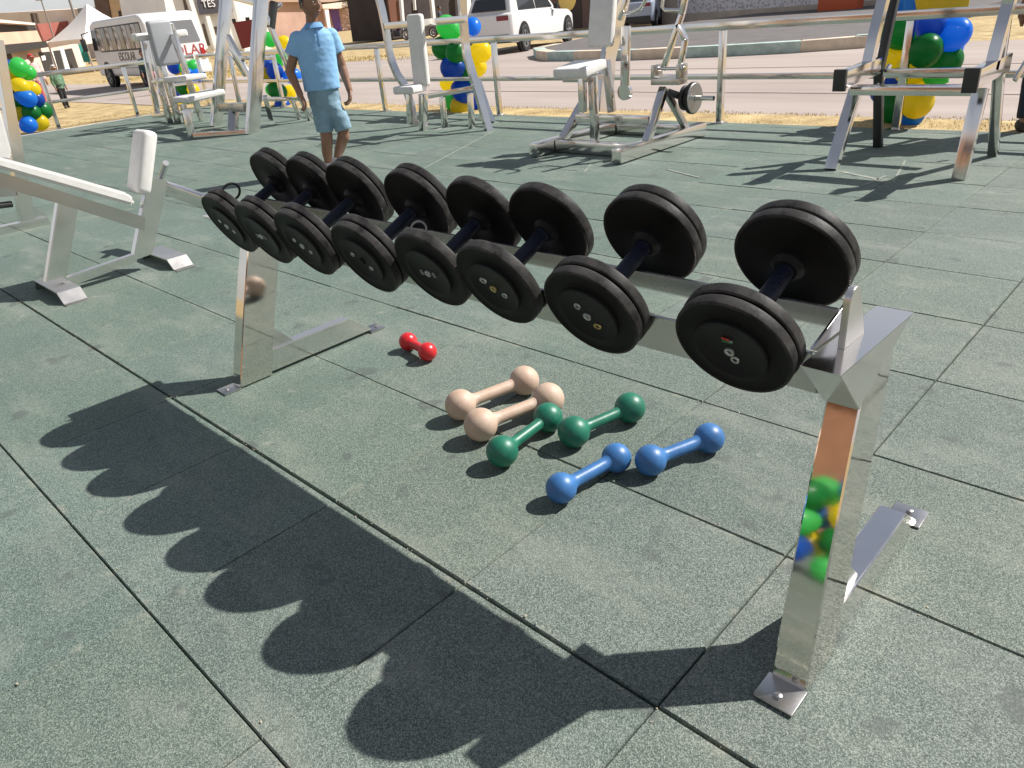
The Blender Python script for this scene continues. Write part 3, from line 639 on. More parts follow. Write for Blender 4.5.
# ------------------------------------------------------------------ machine with a tall white back pad
m10 = machine('seated_row', 'stainless machine with a tall white back pad and seat between curved uprights', 'exercise machine', (-6.4, 5.3, 0))
yy = 5.32
bkc = PY(418.5, 51, yy); pad(m10, 'back_pad', bkc, .185, .085, .68, (R(-3), 0, R(14)), r=.035)
stc = PY(410, 89, yy - .14); pad(m10, 'seat', stc, .26, .26, .075, (0, 0, R(14)), r=.022)
seg(m10, 'seat_post', PY(423.5, 130, yy), PY(423, 94, yy), .07, .07)
seg(m10, 'seat_post', PY(410, 124, yy - .1), PY(409, 94, yy - .1), .05, .05)
seg(m10, 'base_bar', PY(403, 138, 4.98), PY(443, 129, 5.5), .10, .03)
def curve_beam(o, name, pts, wd, h, m='steel'):
    b = MB(); rings = []
    for i, p in enumerate(pts):
        d = (pts[min(i + 1, len(pts) - 1)] - pts[max(i - 1, 0)]).normalized(); u = V((.3, .95, 0)); u = (u - d * u.dot(d)).normalized(); v = d.cross(u)
        rings.append([p + u * sx * wd / 2 + v * sy * h / 2 for sx, sy in ((-1, -1), (1, -1), (1, 1), (-1, 1))])
    b.loft(rings); return b.build(name, M[m], o, angle=25)
curve_beam(m10, 'curved_upright', [PY(x, y, 5.5) for x, y in ((376, -12), (382, 10), (386, 30), (389, 50), (392, 62), (397, 74), (405, 86), (411, 104), (415, 126))], .07, .06)
curve_beam(m10, 'curved_upright', [PY(x, y, 5.5) for x, y in ((461, -12), (463, 15), (465, 40), (467, 56), (473, 76), (480, 100), (489, 131))], .07, .06)
curve_beam(m10, 'rear_leg', [PY(x, y, 5.9) for x, y in ((478, 80), (487, 108), (493, 122))], .05, .05)
seg(m10, 'top_cross_bar', PY(386, 26, 5.46), PY(466, 19, 5.46), .05, .065)
seg(m10, 'seat_beam', PY(429, 96, yy), PY(474, 88, yy + .18), .05, .05)
for p, q in (((442, 97), (445, 127)), ((470, 93), (472, 129))): seg(m10, 'rear_post', PY(*p, 5.55), PY(*q, 5.55), .05, .05)

# ------------------------------------------------------------------ tall leaning frame beside the boy
m9 = machine('cable_tower', 'tall stainless A-frame with two leaning uprights and a step, behind the boy', 'exercise machine', (-9.2, 4.9, 0))
def P9(x, y, d): return PX(x, y, d)
seg(m9, 'upright', PX(216, 127, -10.3), PX(227, -14, -10.3), .14, .09, side=(0, 1, 0))
seg(m9, 'upright', PX(252, 135, -8.85), PX(262, -14, -8.85), .15, .09, side=(0, 1, 0))
seg(m9, 'top_beam', PX(222, -6, -10.2), PX(262, 4, -8.9), .10, .06)
seg(m9, 'base_beam', PX(190, 137, -9.45), PX(254, 133, -8.85), .10, .09)
seg(m9, 'base_block', PX(222, 107, -10.0), PX(248, 107, -9.1), .12, .10, m='steel_worn')
seg(m9, 'base_post', PX(234, 108, -9.6), PX(233, 132, -9.5), .10, .09, m='steel_worn')
seg(m9, 'incline_rail', PX(264, 12, -9.0), PX(312, 124, -9.0), .06, .05, side=(1, 0, 0))
seg(m9, 'incline_rail', PX(228, 36, -9.9), PX(252, 80, -9.4), .06, .05, side=(1, 0, 0))
seg(m9, 'rear_leg', PX(230, 56, -10.6), PX(240, 106, -10.6), .05, .05)
seg(m9, 'brace', PX(224, 40, -10.3), PX(246, 76, -10.3), .05, .05)
seg(m9, 'step', PX(259, 99, -9.1), PX(296, 99, -9.1), .20, .05)
seg(m9, 'cross_bar', PX(240, 58, -9.6), PX(274, 58, -9.6), .08, .05)
MB().tube([PX(274, 2, -9), PX(271, 28, -9)], .05, 12).build('roller', M['cap_black'], m9)
seg(m9, 'brace', PX(263, 20, -8.9), PX(281, 4, -9.4), .04, .04)
seg(m9, 'post', PX(265, 96, -9.3), PX(271, 120, -9.4), .06, .06); seg(m9, 'post', PX(292, 98, -9.3), PX(301, 122, -9.3), .05, .05)

# ------------------------------------------------------------------ chest press with white seats
m7 = machine('chest_press', 'stainless chest press with shade-grey back pad and two white seats, in front of the bus', 'exercise machine', (-10.6, 4.6, 0))
for (a, b, x) in (((158, 116), (143, 38), -12.2), ((167, 114), (150, 36), -12.2), ((176, 112), (160, 60), -11.9), ((170, 123), (158, 78), -11.6), ((193, 141), (186, 110), -9.4), ((202, 120), (174, 36), -11.2), ((178, 123), (170, 80), -11.5), ((187, 122), (183, 104), -11.4)):
    seg(m7, 'post', PX(*a, x), PX(*b, x), .08, .06, side=(0, 1, 0))
seg(m7, 'base_beam', PX(155, 116, -12.3), PX(190, 112, -11.2), .10, .06); seg(m7, 'base_beam', PX(186, 112, -10.4), PX(193, 139, -9.45), .09, .08)
seg(m7, 'cross_bar', PX(154, 82, -11.7), PX(200, 75, -11.0), .10, .05); seg(m7, 'cross_bar', PX(140, 36, -12.2), PX(178, 36, -11.2), .05, .05)
pad(m7, 'seat', PX(185, 78, -10.9), .40, .46, .07, (0, 0, 0), r=.025); pad(m7, 'seat', PX(199, 96, -10.4), .45, .55, .075, (R(4), 0, 0), r=.025)
pad(m7, 'back_pad', PX(163, 43, -11.4), .10, .34, .58, (0, R(4), 0), m='shade_grey_pad', r=.045)
for c in ((143, 37), (176, 34)): pad(m7, 'arm_pad', PX(*c, -11.6), .20, .28, .10, r=.035)
MB().tube([PX(160, 25, -11.5), PX(172, 24, -11.5), PX(175, 29, -11.5), PX(176, 36, -11.5)], .02, 10).build('hand_grip', M['steel'], m7)

# ------------------------------------------------------------------ balloons tied to the railing posts
def balloon_mb(c, r, rnd):
    mb = MB(); d = V((rnd.uniform(-1, 1), rnd.uniform(-1, .2), rnd.uniform(-.6, .5))).normalized(); q = V((0, 1, 0)).rotation_difference(d).to_matrix().to_4x4()
    n = 18; prof = []; r = r * rnd.uniform(.98, 1.13); st = rnd.uniform(1.08, 1.3)
    for k in range(n + 1):
        t = math.pi * k / n; y = -math.cos(t) * st; rr = math.sin(t) * (1 + .13 * math.cos(t) * (1 if st > 1 else 0))
        if y > 0: y *= 1.0
        prof.append((y * r, max(0, rr) * r))
    prof = prof[:-1] + [((st + .01) * r, .06 * r), ((st + .08) * r, .10 * r), ((st + .08) * r, 0)]
    mb.lathe(prof, Matrix.Translation(c) @ q, 24); return mb
def column(label, base, specs, seed):
    rnd = random.Random(seed); o = thing('balloon_column', label, 'balloons', base, group='balloon bunches tied round the railing')
    for c, r, m in specs:
        b = balloon_mb(V(c), r, rnd).build('balloon', M[m], o, angle=60)
        b['label'] = {'b_green': 'dark green balloon', 'b_lime': 'light green balloon', 'b_blue': 'dark blue balloon', 'b_sky': 'bright blue balloon', 'b_yellow': 'yellow balloon'}[m]
    return o
def px_specs(lst, plane):                           # (px, py, radius px, material, offset off the plane)
    out = []
    for x, y, r, m, off in lst:
        c = PY(x, y, plane + off) if plane > 0 else PX(x, y, -plane + 0 if False else plane + off)
        dep = -(ROT.transposed() @ (c - EYE)).z
        out.append((c, r * dep / F, m))
    return out
column('bunch of blue, green and yellow balloons tied to the railing behind the press frame', (-2.0, 6.5, 0), px_specs([
    (899, 33, 15, 'b_green', .25), (930, 24, 14, 'b_blue', .0), (953, 34, 17, 'b_sky', .1), (926, 50, 14.5, 'b_green', -.1), (944, 60, 15, 'b_green', .15), (895, 58, 14, 'b_yellow', .3),
    (914, 67, 16, 'b_yellow', .2), (945, 47, 14, 'b_sky', .35), (936, 76, 10, 'b_lime', .2), (899, 80, 13, 'b_blue', .3), (893, 108, 13, 'b_green', .25), (917, 103, 14, 'b_yellow', .15), (910, 114, 11, 'b_sky', .2),
    (898, 95, 12, 'b_green', .4), (925, 86, 12, 'b_yellow', .35), (880, 92, 9, 'b_blue', .3)], 6.5), 1)
column('bunch of green, blue and yellow balloons on the railing beside the tall white back pad', (-6.9, 6.5, 0), px_specs([
    (449, 28, 11, 'b_lime', 0), (443, 49, 10, 'b_green', .0), (456, 52, 10, 'b_green', -.1), (453, 68, 11, 'b_blue', .0), (480, 52, 10, 'b_yellow', .1), (478, 67, 9, 'b_yellow', .2), (467, 70, 10, 'b_green', .2),
    (462, 91, 10, 'b_blue', .1), (450, 84, 8, 'b_yellow', .3), (451, 101, 8, 'b_lime', .2), (461, 107, 9, 'b_yellow', .1), (476, 100, 8, 'b_blue', .3), (473, 27, 8, 'b_sky', .3), (471, 84, 9, 'b_lime', .4)], 6.5), 2)
column('bunch of blue, yellow and green balloons on the railing beside the boy', (-10.9, 6.5, 0), px_specs([
    (267, 68, 7, 'b_blue', 0), (268, 75, 7.5, 'b_yellow', -.05), (275, 71, 8, 'b_blue', .0), (277, 91, 8, 'b_green', 0), (272, 90, 6, 'b_lime', .1), (282, 106, 7, 'b_blue', .1), (285, 43, 6, 'b_yellow', .2), (270, 40, 7, 'b_lime', .3),
    (280, 58, 7, 'b_lime', .3), (292, 76, 7, 'b_sky', .2), (288, 94, 7, 'b_yellow', .3)], 6.5), 3)
column('bunch of green, yellow and blue balloons before the person in the red cap', (-13.9, 3.5, 0), px_specs([
    (7, 67, 7, 'b_blue', 0), (19, 67, 8, 'b_lime', .2), (28, 73, 7, 'b_lime', .1), (10, 74, 7, 'b_yellow', .1), (20, 86, 7, 'b_yellow', .3), (32, 89, 7, 'b_yellow', .2), (26, 98, 7.5, 'b_sky', .35), (36, 99, 7, 'b_blue', .15), (15, 95, 8, 'b_blue', 0),
    (18, 102, 8, 'b_green', .1), (30, 113, 8, 'b_green', .2), (42, 111, 8, 'b_green', .1), (20, 114, 7, 'b_yellow', .1), (39, 123, 7, 'b_yellow', .2), (28, 125, 7.5, 'b_sky', .3)], -13.85), 4)
column('bunch of blue, green and yellow balloons on the railing under the rear of the bus', (-13.5, 6.5, 0), px_specs([
    (174, 66, 6, 'b_blue', 0), (186, 68, 6, 'b_lime', .1), (194, 66, 6, 'b_lime', .2), (197, 76, 6, 'b_sky', .1), (188, 74, 5.5, 'b_sky', 0), (179, 72, 5, 'b_yellow', .1), (183, 88, 6, 'b_green', 0), (177, 91, 6, 'b_blue', .1), (193, 90, 6, 'b_yellow', .1),
    (190, 102, 6, 'b_lime', .1), (179, 104, 6, 'b_yellow', 0)], 6.5), 5)
column('bunch of green, yellow and blue balloons mirrored in the near post of the rack', (-.90, -.95, 0), [
    (V((-.90 + .10 * math.cos(k * 2.1), -.95 + .08 * math.sin(k * 2.1), .085 + .047 * k)), .07, ('b_lime', 'b_blue', 'b_yellow', 'b_green')[k % 4]) for k in range(10)], 6)

# ------------------------------------------------------------------ people
SKIN = mat('brown_skin', (.26, .135, .082), .5, var=.12, vs=20); HAIR = mat('black_hair', (.012, .010, .010), .55, bump=.6, bs=90)
SKIN.node_tree.nodes['Principled BSDF'].inputs['Subsurface Weight'].default_value = .08; SKIN.node_tree.nodes['Principled BSDF'].inputs['Subsurface Scale'].default_value = .01
cloth = {}
def fabric(c, key=None, var=.07):
    k = key or c
    if k not in cloth: cloth[k] = mat('cloth_%d' % len(cloth), c, .85, var=var, vs=18, bump=.35, bs=24)
    return cloth[k]
def ell(c, rx, ry, yaw, n=20, tilt=(0, 0)):
    c = V(c); return [c + V((rx * math.cos(t) * math.cos(yaw) - ry * math.sin(t) * math.sin(yaw), rx * math.cos(t) * math.sin(yaw) + ry * math.sin(t) * math.cos(yaw), tilt[0] * math.cos(t) + tilt[1] * math.sin(t))) for t in [2 * math.pi * k / n for k in range(n)]]
def limb(mb, pts, rad, caps=True, n=16):
    pts = [V(p) for p in pts]; fine, fr = [], []
    for i in range(len(pts) - 1):
        for k in range(5): t = k / 5; fine.append(pts[i].lerp(pts[i + 1], t)); s = t * t * (3 - 2 * t); fr.append(rad[i] + (rad[i + 1] - rad[i]) * s)
    fine.append(pts[-1]); fr.append(rad[-1])
    mb.tube(fine, fr, n)
    if caps:
        for p, r in zip(pts, rad): mb.ball(p, r * .995, seg=16)
    return mb
def remesh(mb, name, m, parent, vox, smooth_it=3, folds=0.0):
    me = bpy.data.meshes.new('tmp'); mb.bm.to_mesh(me); mb.bm.free(); t = bpy.data.objects.new('tmp', me); col.objects.link(t)
    rm = t.modifiers.new('r', 'REMESH'); rm.mode = 'VOXEL'; rm.voxel_size = vox
    s = t.modifiers.new('s', 'SMOOTH'); s.iterations = smooth_it; s.factor = .5
    dg = bpy.context.evaluated_depsgraph_get(); dg.update(); nm = bpy.data.meshes.new_from_object(t.evaluated_get(dg))
    if folds:
        nr = [v.normal.copy() for v in nm.vertices]
        for v, q in zip(nm.vertices, nr):
            c = v.co; f_ = mnoise.noise(V((c.x * 9 + c.z * 7, c.y * 9 - c.z * 5, c.z * 13))) + .6 * mnoise.noise(V((c.x * 22 - c.z * 16, c.y * 22, c.z * 26)))
            v.co = c + q * folds * f_
    bpy.data.objects.remove(t); nm.name = name; nm.materials.clear(); nm.materials.append(m)
    nm.polygons.foreach_set('use_smooth', [True] * len(nm.polygons))
    o = bpy.data.objects.new(name, nm); col.objects.link(o); o.parent = parent; return o

def boy():
    base = V((-5.58, 3.47, 0)); f = V((.849, -.528, 0)).normalized(); u = V((.528, .849, 0)).normalized()
    root = thing('person', 'boy in a light blue polo shirt and denim shorts walking past the rack', 'person', base)
    P = lambda a, z, d=0.0: u * a + f * d + V((0, 0, z))       # image right, height, towards the camera
    yaw = math.atan2(u.y, u.x)
    body = MB()
    # legs
    limb(body, [P(.06, .50), P(.05, .31, .02), P(.045, .26, .02), P(.03, .17, -.01), P(.02, .06, -.02)], [.058, .050, .049, .045, .030])
    limb(body, [P(.165, .50), P(.19, .31, .01), P(.185, .27, .01), P(.145, .18, -.07), P(.10, .085, -.12)], [.058, .050, .049, .045, .030])
    # torso core + neck
    body.loft([ell(P(.09, z), rx, ry, yaw) for z, rx, ry in ((.53, .085, .06), (.58, .105, .075), (.66, .115, .08), (.80, .125, .082), (.95, .135, .085), (1.05, .125, .07), (1.10, .06, .05))])
    limb(body, [P(.095, 1.06), P(.112, 1.20, .012)], [.047, .043])
    # head
    hc = P(.122, 1.262, .022); look = (f * .80 + u * .60).normalized(); sd_ = V((-look.y, look.x, 0))
    hm = Matrix((sd_, look, V((0, 0, 1)))).transposed()
    b = bmesh.new(); bmesh.ops.create_uvsphere(b, u_segments=40, v_segments=28, radius=1)
    for v in b.verts:
        x, y, z = v.co; k = 1.0
        X_, Y_, Z_ = x * .073, y * .088, z * .104
        if z < 0: X_ *= 1 - .30 * z * z; Y_ *= 1 - .10 * z * z; Y_ += .012 * (-z) * (y > 0) * y
        if y > 0:
            g = lambda cx, cz, sx, sz: math.exp(-((x - cx) / sx) ** 2 - ((z - cz) / sz) ** 2)
            Y_ += .020 * g(0, -.22, .13, .17) + .010 * g(0, -.05, .10, .25) - .009 * (g(.36, .08, .20, .13) + g(-.36, .08, .20, .13)) + .006 * g(0, .27, .5, .1) + .007 * g(0, -.52, .25, .08) - .004 * g(0, -.57, .3, .02) + .008 * g(0, -.82, .28, .14)
        v.co = (X_, Y_, Z_)
    bmesh.ops.transform(b, matrix=Matrix.Translation(hc) @ hm.to_4x4(), verts=b.verts); body.add(b)
    for s in (-1, 1): body.ball(hc + hm @ V((s * .073, -.008, -.005)), .026, .35, .7, 1.05, 16, hm)
    # arms and hands
    def hand(wr, d, side, fwd):
        d = d.normalized(); side = side.normalized(); nrm = d.cross(side)
        body.loft([ [wr + d * t + side * (w_ * math.cos(q)) + nrm * (h_ * math.sin(q)) for q in [6.283 * j / 14 for j in range(14)]] for t, w_, h_ in ((-.005, .021, .017), (.02, .027, .016), (.05, .032, .014), (.068, .030, .012))])
        for k, (o_, ln) in enumerate(((-.024, .052), (-.008, .062), (.008, .058), (.023, .046))):
            p0 = wr + d * .058 + side * o_; p1 = p0 + d * ln * .5 + nrm * .006 * fwd; p2 = p1 + d * ln * .36 + nrm * .02 * fwd; p3 = p2 + d * ln * .12 + nrm * .022 * fwd
            limb(body, [p0, p1, p2, p3], [.0088, .0082, .0076, .0066], n=10)
        q0 = wr + d * .016 - side * .02; q1 = q0 + d * .028 - side * .018 + nrm * .008 * fwd; q2 = q1 + d * .024 - side * .004 + nrm * .012 * fwd
        limb(body, [q0, q1, q2], [.012, .010, .008], n=10)
    shL, elL, wrL = P(-.030, 1.03, .0), P(-.138, .80, -.03), P(-.092, .635, .08)
    limb(body, [shL - V((0, 0, .012)), elL, wrL], [.037, .038, .026]); hand(wrL, P(.035, -.10, .03), f * .8 + u * -.25, 1)
    shR, elR, wrR = P(.232, 1.03, -.02), P(.275, .80, -.06), P(.300, .62, .0)
    limb(body, [shR - V((0, 0, .012)), elR, wrR], [.037, .038, .026]); hand(wrR, P(-.01, -.10, .02), f * -.8 + u * -.25, -1)
    bo = remesh(body, 'body', SKIN, root, .0055, 2)
    # shirt
    sh = MB()
    sh.loft([ell(P(.092 + o_, z), rx, ry, yaw, 32) for z, rx, ry, o_ in ((.645, .146, .112, -.004), (.70, .146, .114, -.002), (.80, .148, .112, 0), (.92, .154, .106, .003), (1.0, .158, .098, .004), (1.045, .146, .088, .006), (1.085, .095, .070, .01), (1.115, .058, .056, .012))])
    for s, e in ((shL, elL), (shR, elR)):
        d = (e - s).normalized(); sh.tube([s - d * .02, s + d * .06, s + d * .125], [.054, .063, .070], 20); sh.ball(s, .056, seg=20)
    blue_shirt = fabric((.24, .46, .72), 'polo', .05); so_ = remesh(sh, 'shirt', blue_shirt, root, .006, 4, .004)
    cl = MB(); cc = P(.112, 1.118, .012)                         # folded collar
    cl.loft([ell(cc, .052, .052, yaw, 24), ell(cc + V((0, 0, .014)), .056, .056, yaw, 24), ell(cc + V((0, 0, .002)), .066, .066, yaw, 24), ell(cc + V((0, 0, -.022)) + f * .006, .076, .078, yaw, 24)], cap=False)
    cl.build('collar', fabric((.14, .31, .55), 'collar'), so_, local=True)
    pk = MB(); pk.beam(P(.128, 1.088, .083), P(.126, .96, .115), .016, .006, side=u); pk.build('placket', fabric((.13, .29, .52), 'placket'), so_, local=True)
    # shorts
    st_ = MB()
    st_.loft([ell(P(.09, z), rx, ry, yaw, 28) for z, rx, ry in ((.50, .105, .085), (.53, .124, .097), (.60, .128, .098), (.69, .122, .092))])
    for pts, rad in (([P(.05, .52, .01), P(.045, .42, .02), P(.042, .325, .02)], [.075, .072, .069]), ([P(.142, .52, .02), P(.178, .42, .03), P(.198, .325, .03)], [.072, .072, .071])):
        st_.tube([pts[0].lerp(pts[1], k / 4) for k in range(4)] + [pts[1].lerp(pts[2], k / 4) for k in range(5)], [rad[0]] * 4 + [rad[1]] * 4 + [rad[2]], 22)
    remesh(st_, 'shorts', fabric((.21, .33, .41), 'denim', .16), root, .005, 1, .006)
    # hair
    hr = MB(); b = bmesh.new(); bmesh.ops.create_uvsphere(b, u_segments=48, v_segments=32, radius=1)
    for v in b.verts:
        x, y, z = v.co; n_ = .004 * mnoise.noise(V((x * 5, y * 5, z * 5))) + .003 * mnoise.noise(V((x * 14, y * 14, z * 14)))
        v.co = (x * (.079 + n_), y * (.093 + n_) - .004, z * (.111 + n_) + .004)
    dead = [v for v in b.verts if (v.co.z < .045 and v.co.y > .012) or v.co.z < -.035 or (v.co.y > .05 and v.co.z < .060)]
    bmesh.ops.delete(b, geom=dead, context='VERTS'); bmesh.ops.transform(b, matrix=Matrix.Translation(hc) @ hm.to_4x4(), verts=b.verts); hr.add(b)
    ho = hr.build('hair', HAIR, root, local=True, angle=180)
    for s in (-1, 1):
        e = MB(); e.ball(hc + hm @ V((s * .027, .0745, .009)), .0105, 1.2, .6, .62, 16, hm); eo = e.build('eye', mat('eye_white', (.6, .58, .55), .2), root, local=True)
        e = MB(); e.ball(hc + hm @ V((s * .027, .0795, .009)), .0055, 1, .5, 1, 12, hm); e.build('iris', mat('dark_iris', (.02, .012, .008), .2), eo, local=True)
        e = MB(); e.tube([hc + hm @ V((s * .012, .084, .026)), hc + hm @ V((s * .028, .081, .031)), hc + hm @ V((s * .043, .070, .027))], .0042, 8); e.build('eyebrow', HAIR, root, local=True)
    e = MB(); e.ball(hc + hm @ V((0, .085, -.055)), .018, 1.1, .35, .32, 16, hm); e.build('lips', mat('lips', (.22, .085, .07), .5), root, local=True)
    # socks and shoes
    for an, dr in ((P(.02, .06, -.02), (u * .55 + f * .8)), (P(.10, .085, -.12), (u * .65 + f * .75))):
        dr.normalize(); z0 = an.z - .06; c = MB(); sd2 = V((-dr.y, dr.x, 0))
        c.loft([[an + dr * t - V((0, 0, an.z - z0 - hgt / 2 - .002)) + sd2 * (w_ * math.cos(q)) + V((0, 0, hgt / 2 * math.sin(q))) for q in [6.283 * j / 16 for j in range(16)]] for t, w_, hgt in ((-.055, .022, .05), (-.04, .034, .068), (0, .038, .076), (.05, .042, .058), (.10, .042, .045), (.135, .030, .032), (.15, .012, .018))])
        c.build('shoe', fabric((.62, .62, .63), 'shoe'), root, local=True)
        k = MB(); k.tube([an + V((0, 0, -.03)), an + V((0, 0, .012))], [.036, .035], 16); k.build('sock', fabric((.66, .64, .62), 'sock'), root, local=True)
boy()

def person(label, base, H, face, shirt, trousers, hair=(.015, .012, .01), cap=None, long_sleeve=False, carry=None, stride=.04, short=False):
    base = V(base); root = thing('person', label, 'person', base); ca, sa = math.cos(face), math.sin(face)
    P = lambda x, y, z: V((x * ca - y * sa, x * sa + y * ca, z)) * H; yaw = face
    k = 1.12 if H < 1.2 else 1.0
    b = MB()
    for s in (-1, 1):
        limb(b, [P(s * .045, 0, .48), P(s * .05, -.01 + s * stride * .5, .27), P(s * .05, s * stride, .045)], [.055 * H, .036 * H, .023 * H], n=10)
        limb(b, [P(s * .05, s * stride, .03), P(s * .055, s * stride - .075, .02)], [.025 * H, .02 * H], n=10)
        limb(b, [P(s * .10, 0, .79), P(s * .13, .015, .63), P(s * .13, -.04, .49)], [.03 * H, .025 * H, .018 * H], n=10)
        limb(b, [P(s * .13, -.04, .49), P(s * .13, -.05, .44), P(s * .128, -.055, .405)], [.02 * H, .022 * H, .012 * H], n=8)
    b.loft([[q * 1 for q in ell(P(0, 0, z), rx * H, ry * H, yaw, 16)] for z, rx, ry in ((.46, .08, .06), (.56, .085, .06), (.70, .09, .06), (.80, .09, .05), (.83, .04, .035))])
    limb(b, [P(0, .005, .81), P(0, 0, .89)], [.032 * H, .03 * H], n=10)
    b.ball(P(0, -.005, .93), .062 * H * k, .82, .95, 1.12, 20); b.ball(P(0, -.068 * k, .92), .012 * H, seg=10)
    remesh(b, 'body', SKIN, root, .012 * H, 2)
    s_ = MB(); s_.loft([ell(P(0, 0, z), rx * H, ry * H, yaw, 18) for z, rx, ry in ((.45, .10, .075), (.56, .098, .073), (.70, .104, .073), (.79, .10, .062), (.835, .05, .045))])
    for s in (-1, 1):
        e = P(s * .13, .015, .63); a = P(s * .10, 0, .79)
        s_.tube([a.lerp(e, t) for t in (-.1, .4, .75)], [.04 * H, .042 * H, .04 * H], 12)
        if long_sleeve: s_.tube([e.lerp(a, .3), e, e.lerp(P(s * .13, -.04, .49), .85)], [.04 * H, .034 * H, .028 * H], 12)
    remesh(s_, 'shirt', fabric(shirt), root, .011 * H, 2, .012)
    t_ = MB()
    for s in (-1, 1):
        p = [P(s * .045, 0, .50), P(s * .05, -.01 + s * stride * .5, .27), P(s * .05, s * stride, .045)]
        end_ = .9 if not short else .1
        t_.tube([p[0], p[0].lerp(p[1], .5), p[1]] + ([p[1].lerp(p[2], .5), p[1].lerp(p[2], .95)] if not short else []), [.064 * H, .054 * H, .046 * H, .042 * H, .038 * H][: 3 if short else 5], 12)
    t_.loft([ell(P(0, 0, z), rx * H, ry * H, yaw, 18) for z, rx, ry in ((.45, .094, .07), (.50, .10, .074), (.56, .094, .068))])
    remesh(t_, 'trousers', fabric(trousers), root, .011 * H, 2)
    hr = MB(); bb = bmesh.new(); bmesh.ops.create_uvsphere(bb, u_segments=24, v_segments=16, radius=1)
    bmesh.ops.delete(bb, geom=[v for v in bb.verts if v.co.z < -.25 or (v.co.y < -.45 and v.co.z < .5)], context='VERTS')
    bmesh.ops.transform(bb, matrix=Matrix.Translation(P(0, 0, .935)) @ Matrix.Rotation(yaw, 4, 'Z') @ Matrix.Diagonal((.058 * H * k, .068 * H * k, .075 * H * k, 1)), verts=bb.verts); hr.add(bb)
    if cap: hr.ball(P(0, -.075, .945), .045 * H, 1, .9, .14, 16, Matrix.Rotation(yaw, 3, 'Z'))
    hr.build('cap' if cap else 'hair', fabric(cap) if cap else HAIR, root, local=True, angle=180)
    for s in (-1, 1):
        c = MB(); c.ball(P(s * .055, s * stride - .03, .026), .05 * H, .62, 1.25, .55, 14, Matrix.Rotation(yaw, 3, 'Z')); c.build('shoe', fabric((.05, .04, .035)), root, local=True)
    if carry:
        c = MB(); c.ball(P(.13, -.06, .38), .10 * H, .9, .6, 1.3, 16); c.build('bag', fabric(carry), root, local=True)
person('adult in pink top, red trousers and red cap behind the left balloons', G(48, 107, -.25), 1.32, 1.9, (.62, .42, .40), (.42, .06, .09), cap=(.5, .02, .03), long_sleeve=True)
person('child in green shirt, black trousers and pale cap on the road by the bus', G(67, 108, -.25), 1.02, 1.7, (.13, .24, .15), (.015, .015, .018), cap=(.62, .56, .52), long_sleeve=True)
person('person in dark green with a pink bag beside the bus rear wheel', G(154, 95, -.25), 1.15, 1.4, (.03, .06, .065), (.012, .012, .016), long_sleeve=True, carry=(.62, .22, .34))
person('person in dark jeans standing behind the right leg of the press frame', (-1.14, 6.62, -.012), 1.72, 3.4, (.07, .07, .08), (.016, .024, .042), stride=.075)
person('person in a dark green top and jeans by the pebble-dash wall', (-21.4, 29.8, -.27), 1.66, .6, (.03, .10, .07), (.06, .12, .2), long_sleeve=True)

# ------------------------------------------------------------------ bus
white = mat('bus_white_paint', (.78, .76, .74), .35, var=.08, vs=2); glass = mat('dark_glass', (.02, .024, .027), .06, spec=.8); tyre = mat('tyre', (.02, .02, .02), .8)
tinted = mat('pale_glass', (.34, .31, .27), .16, spec=.6, var=.5, vs=1.6); trimb = mat('black_trim', (.02, .02, .02), .5); redp = mat('faded_red_letters', (.42, .05, .04), .6); brownp = mat('brown_letters', (.10, .055, .04), .6)
def text(name, body, size, m, parent, mtx, th=.004):
    cu = bpy.data.curves.new('t', 'FONT'); cu.body = body; cu.size = size; cu.extrude = th; cu.align_x = 'CENTER'; cu.align_y = 'CENTER'
    o = bpy.data.objects.new('t', cu); col.objects.link(o); dg = bpy.context.evaluated_depsgraph_get(); dg.update()
    me = bpy.data.meshes.new_from_object(o.evaluated_get(dg)); bpy.data.objects.remove(o); bpy.data.curves.remove(cu)
    me.transform(mtx); me.materials.clear(); me.materials.append(m); me.name = name
    o = bpy.data.objects.new(name, me); col.objects.link(o); o.parent = parent; return o
def wheel(parent, c, r, wd, outward, rim_m):
    mm = Matrix.Translation(c) @ V((0, 1, 0)).rotation_difference(V(outward)).to_matrix().to_4x4()
    wl = MB().lathe([(-wd / 2, r * .6), (-wd / 2, r * .93), (-wd / 2 + .02, r), (wd / 2 - .02, r), (wd / 2, r * .93), (wd / 2, r * .68), (wd / 2 - .02, r * .62)], mm, 32).build('wheel', tyre, parent, local=True)
    rm = MB(); rm.lathe([(wd / 2 - .03, r * .64), (wd / 2 - .01, r * .66), (wd / 2 - .015, r * .58), (wd / 2 - .09, r * .55), (wd / 2 - .10, 0)], mm, 32)
    for k in range(5):
        a = 2 * math.pi * k / 5; q = lambda rad, dy, da: mm @ V((rad * math.cos(a + da), wd / 2 - .02 + dy, rad * math.sin(a + da)))
        rm.prism([q(r * .1, 0, -.5), q(r * .6, .002, -.16), q(r * .6, .002, .16), q(r * .1, 0, .5)], mm.to_3x3() @ V((0, -.03, 0)))
    rm.build('rim', rim_m, wl, local=True)
def soften(mb, off, ang=22):
    es = [e for e in mb.bm.edges if len(e.link_faces) == 2 and e.calc_face_angle(0) > R(ang)]
    bmesh.ops.bevel(mb.bm, geom=es, offset=off, segments=3, affect='EDGES', profile=.5, clamp_overlap=True)
